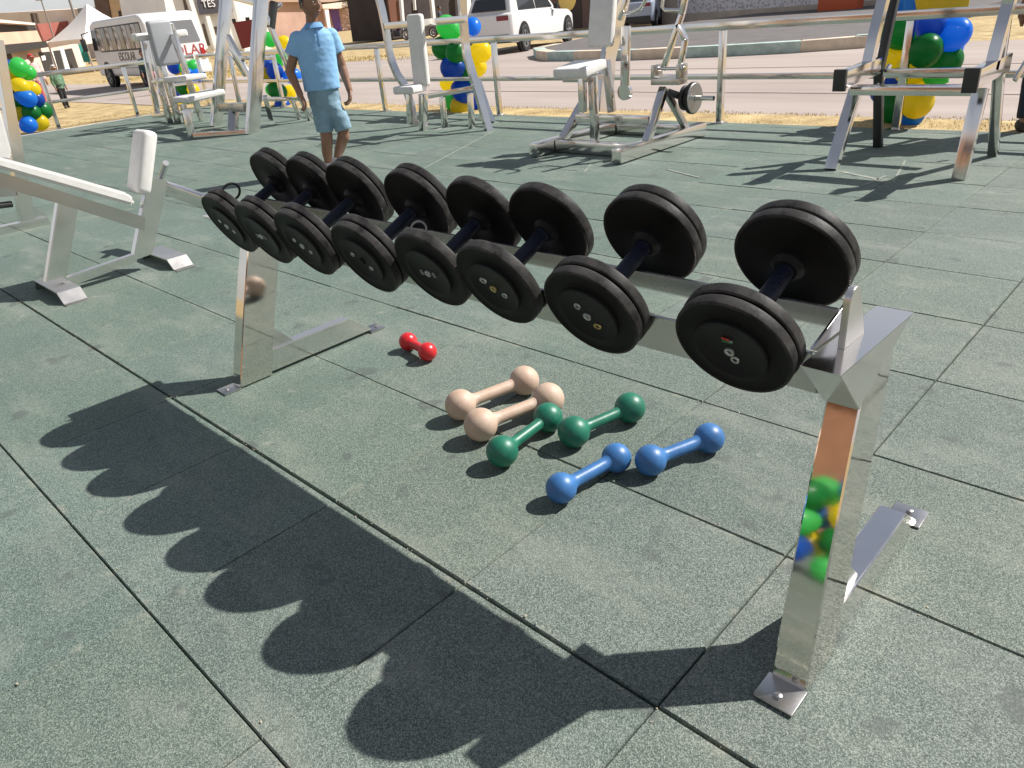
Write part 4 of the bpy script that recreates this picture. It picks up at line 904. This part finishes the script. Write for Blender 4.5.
def bus():
    L, W, H = 5.4, 1.78, 2.12
    # local frame: +x towards the bus front, y across (the seen side is -y), z up
    rear = G(158, 88.5, RZ); root = thing('school_bus', 'white school bus seen from its rear corner, parked across the road', 'bus', (rear.x, rear.y + .1, RZ), (0, 0, R(178)))
    # rotated by about half a turn: the seen (camera side) flank is local +y
    def prof(xs): return xs
    b = MB(); side = [(0.0, .34), (.0, 1.15), (.10, 1.9), (.22, 2.05), (.5, 2.12), (4.6, 2.12), (5.05, 2.02), (5.3, 1.3), (5.42, .95), (5.42, .36)]
    b.prism([(x, -W + .0, z) for x, z in side], (0, W, 0)); soften(b, .13, 12); b.build('body', white, root, local=True, angle=50)
    bd = MB().box((.30, -.02, 1.13), (4.5, .006, 1.90), .004).build('window_band', trimb, root, local=True)
    for x0, x1 in ((.36, 1.08), (1.15, 1.90), (1.97, 2.72), (2.79, 3.54), (3.61, 4.42)):
        MB().box((x0, -.004, 1.18), (x1, .011, 1.86), .003).build('window', tinted, bd, local=True)
        MB().box(((x0 + x1) / 2 - .012, -.004, 1.18), ((x0 + x1) / 2 + .012, .014, 1.86)).build('window_bar', trimb, bd, local=True)
    MB().prism([(4.48, -.01, 1.16), (4.48, -.01, 1.84), (4.98, -.01, 1.84), (5.2, -.01, 1.2)], (0, .022, 0)).build('window', glass, root, local=True)
    MB().prism([(-.012, -1.64, 1.22), (-.012, -.14, 1.22), (.075, -.22, 1.84), (.075, -1.56, 1.84)], (.02, 0, 0)).build('rear_window', mat('grey_rear_glass', (.20, .20, .20), .12, spec=.7), root, local=True)
    MB().prism([(5.05, -1.68, 2.0), (5.05, -.1, 2.0), (5.33, -.1, 1.25), (5.33, -1.68, 1.25)], (.02, 0, .01)).build('windscreen', glass, root, local=True)
    MB().box((-.10, -1.76, .30), (.02, -.02, .55), .02).build('bumper', white, root, local=True)
    for y in (-1.63, -.15): MB().box((-.02, y - .07, .70), (.01, y + .07, 1.02), .01).build('tail_light', mat('red_lens', (.4, .02, .02), .2), root, local=True)
    for x in (.98, 4.38):
        for y, o_ in ((-.075, (0, 1, 0)), (-W + .075, (0, -1, 0))):
            wheel(root, (x, y, .36), .36, .24, o_, mat('grey_rim', (.28, .28, .27), .5, .4))
        MB().lathe([(0, .0), (0, .46), (.012, .46), (.012, 0)], Matrix.Translation((x, -.007, .38)), 28).build('wheel_arch', trimb, root, local=True)
    MB().tube([(5.3, 0, 1.8), (5.55, .16, 1.75), (5.55, .18, 1.4)], .02, 8).build('mirror_arm', trimb, root, local=True); MB().box((5.5, .10, 1.2), (5.6, .26, 1.6), .02).build('mirror', trimb, root, local=True)
    text('lettering', 'ESCOLAR', .36, brownp, root, Matrix.Translation((2.15, .004, .95)) @ Matrix.Rotation(R(180), 4, 'Z') @ Matrix.Rotation(R(90), 4, 'X'))
    text('lettering', 'ESCOLAR', .42, redp, root, Matrix.Translation((-.004, -.89, .98)) @ Matrix.Rotation(R(-90), 4, 'Z') @ Matrix.Rotation(R(90), 4, 'X'))
    MB().box((.02, -.012, .60), (5.3, .006, .63)).build('trim_strip', mat('grey_strip', (.35, .34, .33), .5), root, local=True)
bus()

# ------------------------------------------------------------------ SUV and other cars
def car(label, loc, rz, paint, L=4.3, W=1.78, H=1.58, name='parked_car', wr=.345):
    root = thing(name, label, 'car', loc, (0, 0, rz)); hw = W / 2
    def sec(x, zb, zs, zt, wb, wt, top=False): # half outline: sill, belt, roof
        return [(x, -wb, zb), (x, -hw * wb / hw * 1.0, (zb + zs) / 2), (x, -wb * .985, zs), (x, -wt, zt), (x, wt, zt), (x, wb * .985, zs), (x, wb, (zb + zs) / 2), (x, wb, zb)]
    b = MB(); S = [(-L / 2, .42, .95, .99, hw * .86, hw * .80), (-L / 2 + .10, .30, 1.0, 1.03, hw * .95, hw * .9), (-L / 2 + .5, .26, 1.02, 1.06, hw, hw * .93), (0, .25, .98, 1.02, hw, hw * .93), (.75, .25, .96, 1.0, hw, hw * .93), (L / 2 - .55, .27, .90, .95, hw * .98, hw * .88), (L / 2 - .14, .32, .80, .86, hw * .9, hw * .8), (L / 2, .42, .70, .74, hw * .76, hw * .66)]
    b.loft([sec(*s) for s in S]); soften(b, .07); body = b.build('body', paint, root, local=True, angle=50)
    c = MB(); c.loft([[(x, -w0, .98), (x1, -w1, z1), (x1, w1, z1), (x, w0, .98)] for x, w0, x1, w1, z1 in ((-L / 2 + .12, hw * .9, -L / 2 + .42, hw * .72, H - .06), (-L / 2 + .5, hw * .93, -L / 2 + .62, hw * .75, H), (-.1, hw * .93, -.1, hw * .77, H + .02), (.5, hw * .93, .25, hw * .75, H - .03), (1.02, hw * .9, .42, hw * .71, H - .07))])
    soften(c, .05); c.build('cabin', paint, root, local=True, angle=50)
    def side_pt(x, t, s, o=.012): return V((x, s * (hw * .93 + (hw * .76 - hw * .93) * t + o), 1.0 + (H - 1.0) * t))
    for s in (-1, 1):
        for pts in (((-L / 2 + .62, .12), (-L / 2 + .72, .82), (-.75, .86), (-.72, .12)), ((-.66, .12), (-.68, .86), (.16, .85), (.62, .12))):
            w_ = MB(); w_.prism([side_pt(x, t, s) for x, t in pts], (0, -s * .02, 0)); w_.build('window', glass, root, local=True)
        for dx in (-.69, .52):
            MB().box((dx - .004, s * hw * .985 - .006, .42), (dx + .004, s * hw * .985 + .012, .96)).build('door_seam', trimb, root, local=True)
            MB().box((dx - .32 if dx > 0 else dx - .30, s * hw * .985 - .01, .84), (dx - .14 if dx > 0 else dx - .12, s * hw * .985 + .022, .868), .006).build('door_handle', paint, root, local=True)
        MB().box((.55, s * hw * .98 - .02, 1.0), (.68, s * (hw + .16) , 1.14), .02).build('mirror', trimb if s < 0 else paint, root, local=True)
        MB().box((-L / 2 + .55, s * hw * .98 - .02, .24), (L / 2 - .5, s * hw * 1.0 + .012, .36), .01).build('sill', trimb, root, local=True)
        for x in (-L / 2 + .80, L / 2 - .82):
            wheel(root, (x, s * (hw - .055), wr), wr, .22, (0, s, 0), mat('alloy', (.52, .52, .52), .3, .8))
            MB().lathe([(-.01, 0), (-.01, wr * 1.22), (.006, wr * 1.22), (.006, 0)], Matrix.Translation((x, s * (hw + .001), wr + .02)) @ Matrix.Diagonal((1, s, 1, 1)), 28).build('wheel_arch', trimb, root, local=True)
        MB().box((-L / 2 - .01, s * hw * .62 - .2, .84), (-L / 2 + .22, s * hw * .62 + .22, .97), .02).build('tail_light', mat('dark_red_lens', (.20, .025, .03), .2), root, local=True)
        MB().box((L / 2 - .26, s * hw * .58 - .16, .66), (L / 2 - .04, s * hw * .58 + .18, .76), .02).build('headlight', mat('lens', (.6, .6, .62), .1), root, local=True)
    MB().prism([(-L / 2 + .155, -hw * .70, 1.10), (-L / 2 + .155, hw * .70, 1.10), (-L / 2 + .335, hw * .58, H - .17), (-L / 2 + .335, -hw * .58, H - .17)], (-.03, 0, 0)).build('rear_window', glass, root, local=True)
    MB().prism([(.98, -hw * .8, 1.03), (.98, hw * .8, 1.03), (.45, hw * .66, H - .12), (.45, -hw * .66, H - .12)], (.02, 0, .02)).build('windscreen', glass, root, local=True)
    MB().box((-L / 2 - .03, -hw * .84, .28), (-L / 2 + .2, hw * .84, .50), .03).build('bumper', trimb, root, local=True); MB().box((L / 2 - .22, -hw * .7, .26), (L / 2 + .01, hw * .7, .44), .03).build('bumper', trimb, root, local=True)
    return root
g1 = G(516, 53, RZ); g2 = G(572, 41, RZ); ang = math.atan2(g2.y - g1.y, g2.x - g1.x); dd = V((math.cos(ang), math.sin(ang), 0)); nn = V((-dd.y, dd.x, 0))
cpaint = mat('white_car_paint', (.74, .73, .71), .22, spec=.6)
wb = (g2 - g1).length; Ls = wb + 1.62
car('white compact SUV parked beyond the kerbed island, its rear towards the railing', V((*((g1 + g2) / 2).xy, RZ)) + nn * .79, ang, cpaint, L=4.25 if wb < 2 else min(Ls, 5.2)).scale = (1, 1, 1.13)
car('pale blue grey car mostly hidden behind the bonnet of the white SUV', V((-20.6, 29.6, RZ)), ang + .2, mat('bluegrey_paint', (.32, .37, .45), .3), L=4.0, H=1.45)
car('small white car far away past the tree, right of the boy', G(377, 30, -.25), R(75), cpaint, L=3.9, H=1.5)

# ------------------------------------------------------------------ kerbed island, pebble-dash wall and its things
isl = [tuple(G(x, y, RZ).xy) for x, y in ((534, 56), (537, 59), (548, 61), (632, 60), (732, 56), (800, 52.5), (869, 47.5), (872, 45))] + [(-6.5, 31), (-15.8, 31), (-17.6, 24), (-16.0, 18.6)]
isl = isl[:8] + isl[8:]
struct('pavement', MB().prism([(x, y, RZ) for x, y in isl], (0, 0, .20)), M['asphalt'], smooth=False)
kb = MB(); kb2 = MB()
edge = isl[:8]; run = []
ring_pts = [isl[-1]] + edge
for i in range(len(ring_pts) - 1):
    a, b = V((*ring_pts[i], 0)), V((*ring_pts[i + 1], 0)); n_ = max(1, round((b - a).length / 1.0)); d = (b - a).normalized(); nn_ = V((d.y, -d.x, 0))
    for k in range(n_):
        p, q = a.lerp(b, k / n_), a.lerp(b, (k + 1) / n_)
        (kb if (i + k) % 2 else kb2).hexa([(*(p + nn_ * .015).xy, RZ + .001), (*(q + nn_ * .015).xy, RZ + .001), (*(q - nn_ * .16).xy, RZ + .001), (*(p - nn_ * .16).xy, RZ + .001),
                 (*(p + nn_ * .015).xy, RZ + .215), (*(q + nn_ * .015).xy, RZ + .215), (*(q - nn_ * .3).xy, RZ + .215), (*(p - nn_ * .3).xy, RZ + .215)], .008)
struct('kerb', kb, M['kerb_pale']); struct('kerb', kb2, M['kerb_cream'])
peb = mat('pebble_dash', (.34, .32, .325), .95, bump=1.0, bs=14)
def pebble():
    n = peb.node_tree; b = n.nodes['Principled BSDF']; tc = n.nodes['Texture Coordinate']; v = n.nodes.new('ShaderNodeTexVoronoi'); v.inputs['Scale'].default_value = 9
    n.links.new(tc.outputs['Object'], v.inputs['Vector']); r = n.nodes.new('ShaderNodeValToRGB'); r.color_ramp.elements[0].color = (.22, .20, .21, 1); r.color_ramp.elements[1].color = (.72, .69, .69, 1); r.color_ramp.elements[1].position = .55
    n.links.new(v.outputs['Distance'], r.inputs[0]); n.links.new(r.outputs[0], b.inputs['Base Color'])
pebble()
wt = thing('boundary_wall', 'grey pebble-dash wall behind the kerbed island', 'wall', (-15, 31.2, -.3))
MB().box((-19.6, 31.1, -.3), (-7.5, 31.4, 3.4)).build('wall_face', peb, wt, smooth=False); MB().box((-20.3, 31.0, -.3), (-19.62, 31.5, 3.6), .02).build('pillar', M['concrete'], wt); MB().box((-19.6, 31.06, -.28), (-7.5, 31.098, .12)).build('plinth', M['concrete'], wt, smooth=False)
hs = thing('house', 'low house with a shaded brown front beside the pebble-dash wall', 'house', (-24, 33, -.3))
MB().box((-29, 33, -.3), (-20.4, 39, 3.6)).build('wall', mat('brown_plaster', (.20, .13, .11), .9, var=.2), hs, smooth=False); MB().box((-29.4, 32.2, 3.6), (-20.4, 39.4, 3.85)).build('roof', mat('brown_tile', (.25, .12, .08), .9), hs, smooth=False)
for x in (-27.5, -23.2): MB().box((x, 32.97, -.28), (x + 1.1, 33.05, 1.9)).build('door', mat('dark_door', (.05, .035, .03), .6), hs, smooth=False)
ob = thing('roadside_bench', 'orange roadside bench with a dark slab top against the pebble-dash wall', 'bench', (-11.6, 30.2, -.08))
c = G(840, 9, .25); k_ = V((c.x, c.y, 0)) * (29.5 / c.y)
ob.location = (k_.x, 29.5, -.08)
MB().box((-.7, -.3, 0), (.7, .3, .5), .02).build('base', mat('orange_paint', (.55, .10, .03), .6), ob, local=True); MB().box((-1.15, -.4, .503), (.95, .4, .6), .02).build('top_slab', mat('dark_slab', (.06, .06, .06), .6), ob, local=True)
bn = thing('cloth_banner', 'blue and yellow cloth banner hanging outside the railing above the right balloons', 'banner', (-1.9, 6.75, .9))
for p, m in (([(896, -14), (898, 17), (918, 17), (912, -14)], M['b_sky']), ([(912, -14), (918, 17), (966, 17), (972, -14)], M['b_yellow'])):
    r_ = []
    for i in range(13):
        t = i / 12; a, b = PY(p[0][0] + (p[3][0] - p[0][0]) * t, -14, 6.75), PY(p[1][0] + (p[2][0] - p[1][0]) * t, 17, 6.75); off = V((0, .02 * math.sin(t * 9), 0))
        r_.append([a + off, b + off, b + off + V((0, .004, 0)), a + off + V((0, .004, 0))])
    MB().loft(r_).build('cloth', fabric((.03, .22, .66)) if m == M['b_sky'] else fabric((.78, .50, .02)), bn)
ys_ = thing('round_sign', 'round yellow sign above the bonnet of the white SUV', 'sign', (-16.2, 23.6, -.25))
c = PY(567, -1, 23.6); ys_.location = (c.x, 23.6, -.25)
MB().lathe([(-.02, 0), (-.02, .40), (.02, .40), (.02, 0)], Matrix.Translation(c), 40).build('panel', mat('sign_yellow', (.60, .42, .10), .5), ys_)
MB().tube([V((c.x, 23.64, -.25)), V((c.x, 23.64, c.z + .2))], .03, 10).build('pole', M['concrete'], ys_)

# ------------------------------------------------------------------ buildings at the left
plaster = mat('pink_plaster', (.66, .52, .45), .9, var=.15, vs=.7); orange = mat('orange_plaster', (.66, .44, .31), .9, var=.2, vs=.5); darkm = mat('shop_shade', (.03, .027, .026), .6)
tanp = mat('tan_render', (.80, .66, .55), .9, var=.15, vs=.4); whitep = mat('white_render', (.84, .82, .79), .85, var=.08, vs=.6); ochre = mat('ochre_cladding', (.66, .46, .28), .85, var=.25, vs=1.2)
def facade(o, a, b, s0, s1, z0, z1, name, m, out=0.0, depth=.15, parent=None):   # a panel on the line a-b, from fraction s0 to s1
    a, b = V(a), V(b); d = b - a; n = V((d.y, -d.x, 0)).normalized()
    if n.dot(EYE - a) < 0: n = -n
    p, q = a + d * s0 + n * out, a + d * s1 + n * out; i = -n * depth
    mb = MB().hexa([(*p.xy, z0), (*q.xy, z0), (*(q + i).xy, z0), (*(p + i).xy, z0), (*p.xy, z1), (*q.xy, z1), (*(q + i).xy, z1), (*(p + i).xy, z1)])
    return mb.build(name, m, parent or o, smooth=False)
def vslab(o, name, px, A, B, m, out=0.0, depth=.15, parent=None, k=None):   # an outline on the standing plane through A and B, at true distance
    d = (B - A); d.z = 0; n = V((d.y, -d.x, 0)).normalized()
    if n.dot(EYE - A) < 0: n = -n
    pts = []
    for x, y in px:
        r = ray(x, y); pts.append(EYE + r * ((A + n * out - EYE).dot(n) / r.dot(n)))
    return MB().prism(pts, -n * depth).build(name, M[m] if isinstance(m, str) else m, parent or o, smooth=False)
def bld(name, label, cat, A, B): return thing(name, label, cat, (*((A + B) / 2).xy, -.25))
A, B = G(-30, 91, -.25), G(84, 66, -.25)
shop = bld('shop_building', 'low orange and pink shop with dark awning fascia behind the left railing', 'building', A, B)
vslab(shop, 'wall', [(-40, 54), (49, 41), (82, 38), (86, 66.5), (-40, 94)], A, B, plaster, 0, 5)
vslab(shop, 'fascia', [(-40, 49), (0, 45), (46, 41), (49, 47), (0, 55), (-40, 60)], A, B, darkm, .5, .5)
vslab(shop, 'parapet', [(-40, 34), (0, 32.5), (37, 30.5), (42, 41.3), (0, 45.2), (-40, 49.2)], A, B, orange, .3, .4)
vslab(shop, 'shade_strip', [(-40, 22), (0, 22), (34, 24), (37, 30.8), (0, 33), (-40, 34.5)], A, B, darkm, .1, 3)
vslab(shop, 'roof', [(-40, 17), (0, 19.5), (35, 23), (35.5, 25), (0, 22.4), (-40, 21)], A, B, tanp, .6, 4)
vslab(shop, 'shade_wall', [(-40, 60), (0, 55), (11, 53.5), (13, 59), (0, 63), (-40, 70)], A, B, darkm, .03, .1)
for q in ([(39, 52.5), (50.5, 51.5), (56, 72), (46, 74)], [(52.5, 51), (60.5, 50), (65, 70), (59, 71)], [(64, 49.5), (72, 48.2), (78.5, 67.5), (70.5, 69)]): vslab(shop, 'door', q, A, B, darkm, .04, .1)
vslab(shop, 'notice', [(41.5, 56), (45, 55.5), (46, 60), (42.5, 60.5)], A, B, whitep, .06, .02)
for q in ([(50.6, 50), (52.4, 50), (58.5, 71), (56.5, 71.5)], [(60.6, 49), (63.6, 48.6), (70, 69), (66, 70)]): vslab(shop, 'column', q, A, B, whitep, .10, .12)
A, B = G(20, 66, -.25), G(100, 57, -.25)
rr = bld('red_roofed_house', 'house with a red sloping roof between the orange shop and the white canopy', 'house', A, B)
vslab(rr, 'wall', [(38, 27), (88, 20), (90, 62), (40, 68)], A, B, plaster, -1, 4)
vslab(rr, 'roof', [(37, 24), (67, 21), (72, 23.5), (60, 34), (44, 41.5)], A, B, mat('red_tiles', (.42, .14, .11), .85, var=.15, vs=2), 0, .4)
for q in ([(32.5, 13), (35, 13), (37.5, 23.5), (35, 24)], [(35.8, 13), (37.5, 13), (40, 23), (38, 23.5)], [(64.5, 16.5), (69, 16.5), (71, 23), (68.5, 24)]): vslab(rr, 'chimney', q, A, B, mat('dark_brick', (.10, .07, .05), .9), -.8, .5)
A, B = G(-40, 68, -.25), G(104, 57.5, -.25)
bk_ = bld('long_tan_building', 'long pale tan building with a flat roofline rising behind the shop', 'building', A, B)
vslab(bk_, 'wall', [(-40, 15.5), (0, 13), (82, 8.6), (92, 8.2), (97, 60), (-40, 70)], A, B, tanp, 0, 6)
vslab(bk_, 'wall', [(77, 8.5), (93, 7), (97, 18), (80, 20)], A, B, mat('grey_render', (.26, .25, .245), .9), .2, 4)
A, B = G(95, 60, -.25), G(166, 54, -.25)
tw_ = bld('ochre_building', 'tall ochre building with dark slit windows behind the bus roof', 'building', A, B)
vslab(tw_, 'wall', [(90, -22), (168, -22), (172, 54), (104, 60)], A, B, ochre, 0, 8)
vslab(tw_, 'corner_bay', [(89, -22), (103, -22), (111, 19), (98, 20)], A, B, mat('brown_bay', (.17, .11, .085), .9, var=.3, vs=2), .15, .3)
for x, y in ((118, 11), (127, 9), (136, 7), (146, 5), (156, 3)): vslab(tw_, 'window', [(x, y), (x + 2.2, y - .3), (x + 3.6, y + 7), (x + 1.4, y + 7.5)], A, B, darkm, .06, .1)
A, B = G(158, 62, -.25), G(268, 49, -.25)
wb_ = bld('white_storefront', 'white two storey storefront with slanted fins and a dark sign panel, right of the bus', 'building', A, B)
vslab(wb_, 'wall', [(160, -22), (262, -22), (272, 49), (176, 62)], A, B, whitep, 0, 7)
for x0, x1 in ((190, 206), (203, 217), (221, 234), (236, 247)): vslab(wb_, 'fin', [(x0 - 8, -22), (x0 - 4, -22), (x1 + 2, 48), (x1 - 2, 50)], A, B, whitep, .5, .5)
for q in ([(181, -10), (186, -10), (190, 13), (186, 14.5)], [(202, 24), (208, 23), (212, 45), (207, 46)], [(198, 32), (201.5, 31), (204, 41), (200, 42)], [(214, 27), (218, 26.5), (220, 34), (216, 35)], [(221, 0), (232, 0), (234, 11), (224, 12)]): vslab(wb_, 'window', q, A, B, mat('brown_pane', (.14, .11, .09), .4), .05, .1)
vslab(wb_, 'sign_panel', [(195, -10), (218, -12), (220, 13), (200, 15)], A, B, mat('dark_sign', (.06, .055, .065), .5), .56, .05)
d = (B - A).normalized(); tn = V((d.y, -d.x, 0)).normalized()
if tn.dot(EYE - A) < 0: tn = -tn
def on(x, y, out): r = ray(x, y); return EYE + r * ((A + tn * out - EYE).dot(tn) / r.dot(tn))
dx = V((0, 0, 1)).cross(tn)
text('lettering', 'TES', (on(208, -1, .6) - on(208, 9, .6)).length, whitep, wb_, Matrix.Translation(on(208.5, 4, .6) - wb_.location) @ Matrix((dx, V((0, 0, 1)), tn)).transposed().to_4x4(), .02)
A, B = G(238, 56, -.25), G(262, 53.5, -.25)
rs = bld('red_kiosk', 'dark red panel kiosk standing before the white storefront', 'kiosk', A, B); redm = mat('dark_red', (.22, .03, .03), .6, var=.2, vs=2)
vslab(rs, 'panel', [(233, 22.5), (255, 19), (258, 45), (242, 49)], A, B, redm, 0, 1.5)
for q in ([(231.5, 19), (235, 18.5), (236.5, 23), (233, 24)], [(245, 17.5), (249, 17), (250, 21), (246, 22)]): vslab(rs, 'post', q, A, B, darkm, -.1, .2)
A, B = G(262, 40, -.25), G(392, 25.5, -.25)
ph = bld('terracotta_house', 'terracotta house with a purple door and a cream awning, behind the boy\'s shoulder', 'house', A, B)
vslab(ph, 'wall', [(262, 2), (330, 2), (392, -6), (392, 27), (262, 41)], A, B, mat('terracotta', (.48, .31, .24), .9, var=.25, vs=.3), 0, 8)
vslab(ph, 'roof', [(255, -14), (395, -22), (395, -6), (330, 2), (258, 2)], A, B, mat('roof_tile', (.42, .30, .22), .9), .8, 8)
vslab(ph, 'door', [(329.5, 9), (338.5, 8), (342, 31), (336, 33)], A, B, mat('purple_door', (.15, .07, .26), .6), .1, .2)
vslab(ph, 'awning', [(322, 4.5), (350, 1), (351, 5.5), (340, 8.5), (323, 8.5)], A, B, tanp, 1.5, 1.6)
vslab(ph, 'post', [(324, 6), (328, 6), (331, 28), (328, 28.5)], A, B, whitep, 1.4, .3)
A, B = G(386, 41, -.25), G(472, 30, -.25)
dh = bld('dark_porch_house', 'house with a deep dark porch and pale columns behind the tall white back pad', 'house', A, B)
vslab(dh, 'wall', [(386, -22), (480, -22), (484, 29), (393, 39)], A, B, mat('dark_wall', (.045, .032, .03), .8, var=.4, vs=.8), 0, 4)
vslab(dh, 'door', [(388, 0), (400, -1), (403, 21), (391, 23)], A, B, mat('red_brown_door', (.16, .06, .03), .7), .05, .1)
for q in ([(399, -22), (401.5, -22), (405, 24), (403, 24)], [(429, -22), (432, -22), (436, 20), (433.5, 20)], [(466, -22), (470, -22), (472, 27), (468, 27)], [(413, -22), (414, -22), (416.5, 10), (415.5, 10)]): vslab(dh, 'column', q, A, B, whitep, .8, .2)
# white canopy
cn = G(107, 69.5, -.25); dpt = -(ROT.transposed() @ (cn - EYE)).z
can = thing('canopy_tent', 'white pyramid canopy tent beside the front of the bus', 'tent', (cn.x, cn.y, -.25))
hw_ = 40 * dpt / F; ztop = cn.z + 58 * dpt / F; zed = cn.z + 29 * dpt / F
vw = V((cn.x, cn.y, 0)).normalized(); sdv = V((-vw.y, vw.x, 0)); rotd = (vw + sdv * .6).normalized(); rots = V((-rotd.y, rotd.x, 0)); hw_ *= .80
cr = [cn + rotd * sx * hw_ + rots * sy * hw_ for sx, sy in ((-1, -1), (1, -1), (1, 1), (-1, 1))]
cv = MB(); rings = []
for t, z in ((1.0, zed - .32), (1.0, zed), (.75, zed + (ztop - zed) * .2), (.5, zed + (ztop - zed) * .43), (.25, zed + (ztop - zed) * .7), (.02, ztop)):
    ring = []
    for i in range(4):
        for k in range(6):
            p = cr[i].lerp(cr[(i + 1) % 4], k / 6); p = cn.lerp(p, t); ring.append((p.x, p.y, z + (.12 * math.sin(math.pi * k / 6) if z == zed - .32 else 0)))
    rings.append(ring)
cv.loft(rings, cap=False).build('cover', mat('tent_cloth', (.82, .77, .71), .8, var=.06, vs=1), can, angle=25)
for p in cr: MB().tube([(p.x, p.y, -.25), (p.x, p.y, zed - .05)], .05, 8).build('leg', M['concrete'], can)
tb = thing('hanging_banner', 'teal banner hanging under the canopy beside the bus windscreen', 'banner', (*G(90, 67, -.25).xy, 0)); p = tb.location
MB().box((p.x - .06, p.y - .3, .1), (p.x, p.y + .3, 2.0)).build('cloth', mat('teal_cloth', (.05, .34, .27), .8), tb, smooth=False)
# street poles
def pole(label, px, py, h, r=.1, lean=0.0):
    b = G(px, py, -.25); o = thing('street_pole', label, 'pole', b); MB().tube([b, b + V((lean, 0, h))], r, 12, r2=None).build('shaft', mat('pole_grey', (.25, .23, .21), .8), o)
    seg(o, 'cross_arm', b + V((-.8, -.3, h * .86)), b + V((.8, .3, h * .86)), .1, .1, m='concrete')
pole('thin grey street pole rising behind the white canopy', 90, 64, 9); pole('street pole at the left, behind the shop roofline', 62, 62, 7.5, .07)
# tree by the terracotta house
def tree(label, base, h, rad, seed):
    rnd = random.Random(seed); base = V(base); o = thing('tree', label, 'tree', base); t = MB(); t.tube([base, base + V((.1, 0, h * .3)), base + V((.05, .1, h * .55))], [.18, .14, .09], 10)
    tips = []
    for k in range(9):
        a = rnd.uniform(0, 6.28); e = base + V((math.cos(a) * rad * .7, math.sin(a) * rad * .7, h * rnd.uniform(.55, .9))); t.tube([base + V((.08, .02, h * rnd.uniform(.3, .5))), (base + e) / 2 + V((0, 0, h * .22)), e], [.08, .05, .02], 6); tips.append(e)
    t.build('trunk', mat('bark', (.09, .065, .045), .9), o)
    b = bmesh.new()
    for k in range(5200):
        c = rnd.choice(tips) + V((rnd.gauss(0, .32), rnd.gauss(0, .32), rnd.gauss(0, .22))) * rad
        d1 = V((rnd.gauss(0, 1), rnd.gauss(0, 1), rnd.gauss(0, 1))).normalized(); d2 = d1.orthogonal().normalized(); s = rnd.uniform(.12, .26)
        b.faces.new([b.verts.new(c - o.location + q) for q in (-d1 * s, d2 * s * .5, d1 * s, -d2 * s * .5)])
    me = bpy.data.meshes.new('crown'); b.to_mesh(me); b.free(); me.materials.append(mat('leaves', (.07, .115, .03), .6, var=.5, vs=1.5)); c = bpy.data.objects.new('crown', me); col.objects.link(c); c.parent = o
tree('green leafy tree in front of the terracotta house, left of the curved uprights', G(366, 28.5, -.25), 7.2, 3.3, 4)
# motorbike in the shade
def motorbike(label, loc, rz):
    o = thing('motorbike', label, 'motorbike', loc, (0, 0, rz)); bk = mat('bike_black', (.03, .03, .035), .35)
    for x in (-.62, .62):
        w_ = MB().lathe([(-.05, .22), (-.05, .28), (0, .30), (.05, .28), (.05, .22)], Matrix.Translation((x, 0, .30)), 28).build('wheel', tyre, o, local=True); MB().lathe([(-.03, .225), (-.03, .2), (.03, .2), (.03, .225)], Matrix.Translation((x, 0, .30)), 28).lathe([(-.04, 0), (-.04, .05), (.04, .05), (.04, 0)], Matrix.Translation((x, 0, .30)), 12).build('rim', M['bolt'], w_, local=True)
    MB().tube([(.62, 0, .3), (.45, 0, .75), (.36, 0, .98)], .03, 8).build('fork', M['bolt'], o, local=True); MB().tube([(.36, -.34, 1.02), (.4, 0, .98), (.36, .34, 1.02)], .018, 8).build('handlebar', M['bolt'], o, local=True)
    MB().ball((.15, 0, .75), .16, 1.6, .8, .8).build('fuel_tank', mat('tank_red', (.25, .02, .02), .3), o, local=True); pad(o, 'saddle', (0, 0, 0), .6, .22, .09, m='cap_black', r=.03).location = (-.35, 0, .78)
    MB().box((-.2, -.14, .25), (.25, .14, .6), .04).build('engine', bk, o, local=True); MB().tube([(-.62, .0, .3), (-.2, 0, .45), (.36, 0, .8)], .03, 8).build('frame', bk, o, local=True); MB().ball((.5, 0, .88), .09).build('headlight', M['washer'], o, local=True)
mbp = G(398, 41, -.25); motorbike('dark motorbike parked in front of the dark porch, left of the tall white back pad', mbp, R(20))
mb2 = G(443, 37, -.25); motorbike('dark motorbike under the rider, right of the tall white back pad', mb2, R(20))
person('rider in a dark top with pale sleeves standing over the motorbike by the dark porch', mb2 + V((.4, -.4, 0)), 1.68, 2.2, (.05, .06, .08), (.04, .05, .07), long_sleeve=False)
# brown brick house behind the camera: what the polished posts mirror
bh = thing('brick_house', 'brown brick house mirrored in the polished posts of the rack', 'house', (-2, -9, -.02))
MB().box((-9, -13, -.05), (5, -9, 2.9)).build('wall', mat('brown_brick', (.23, .115, .065), .9, var=.3, vs=3), bh, smooth=False); MB().box((-9.4, -13.4, 2.9), (5.4, -8.6, 3.1)).build('roof', tanp, bh, smooth=False)
for x in (-6, -2.8, 1.5): MB().box((x, -9.05, .8), (x + 1.1, -8.97, 1.9)).build('window', darkm, bh, smooth=False)
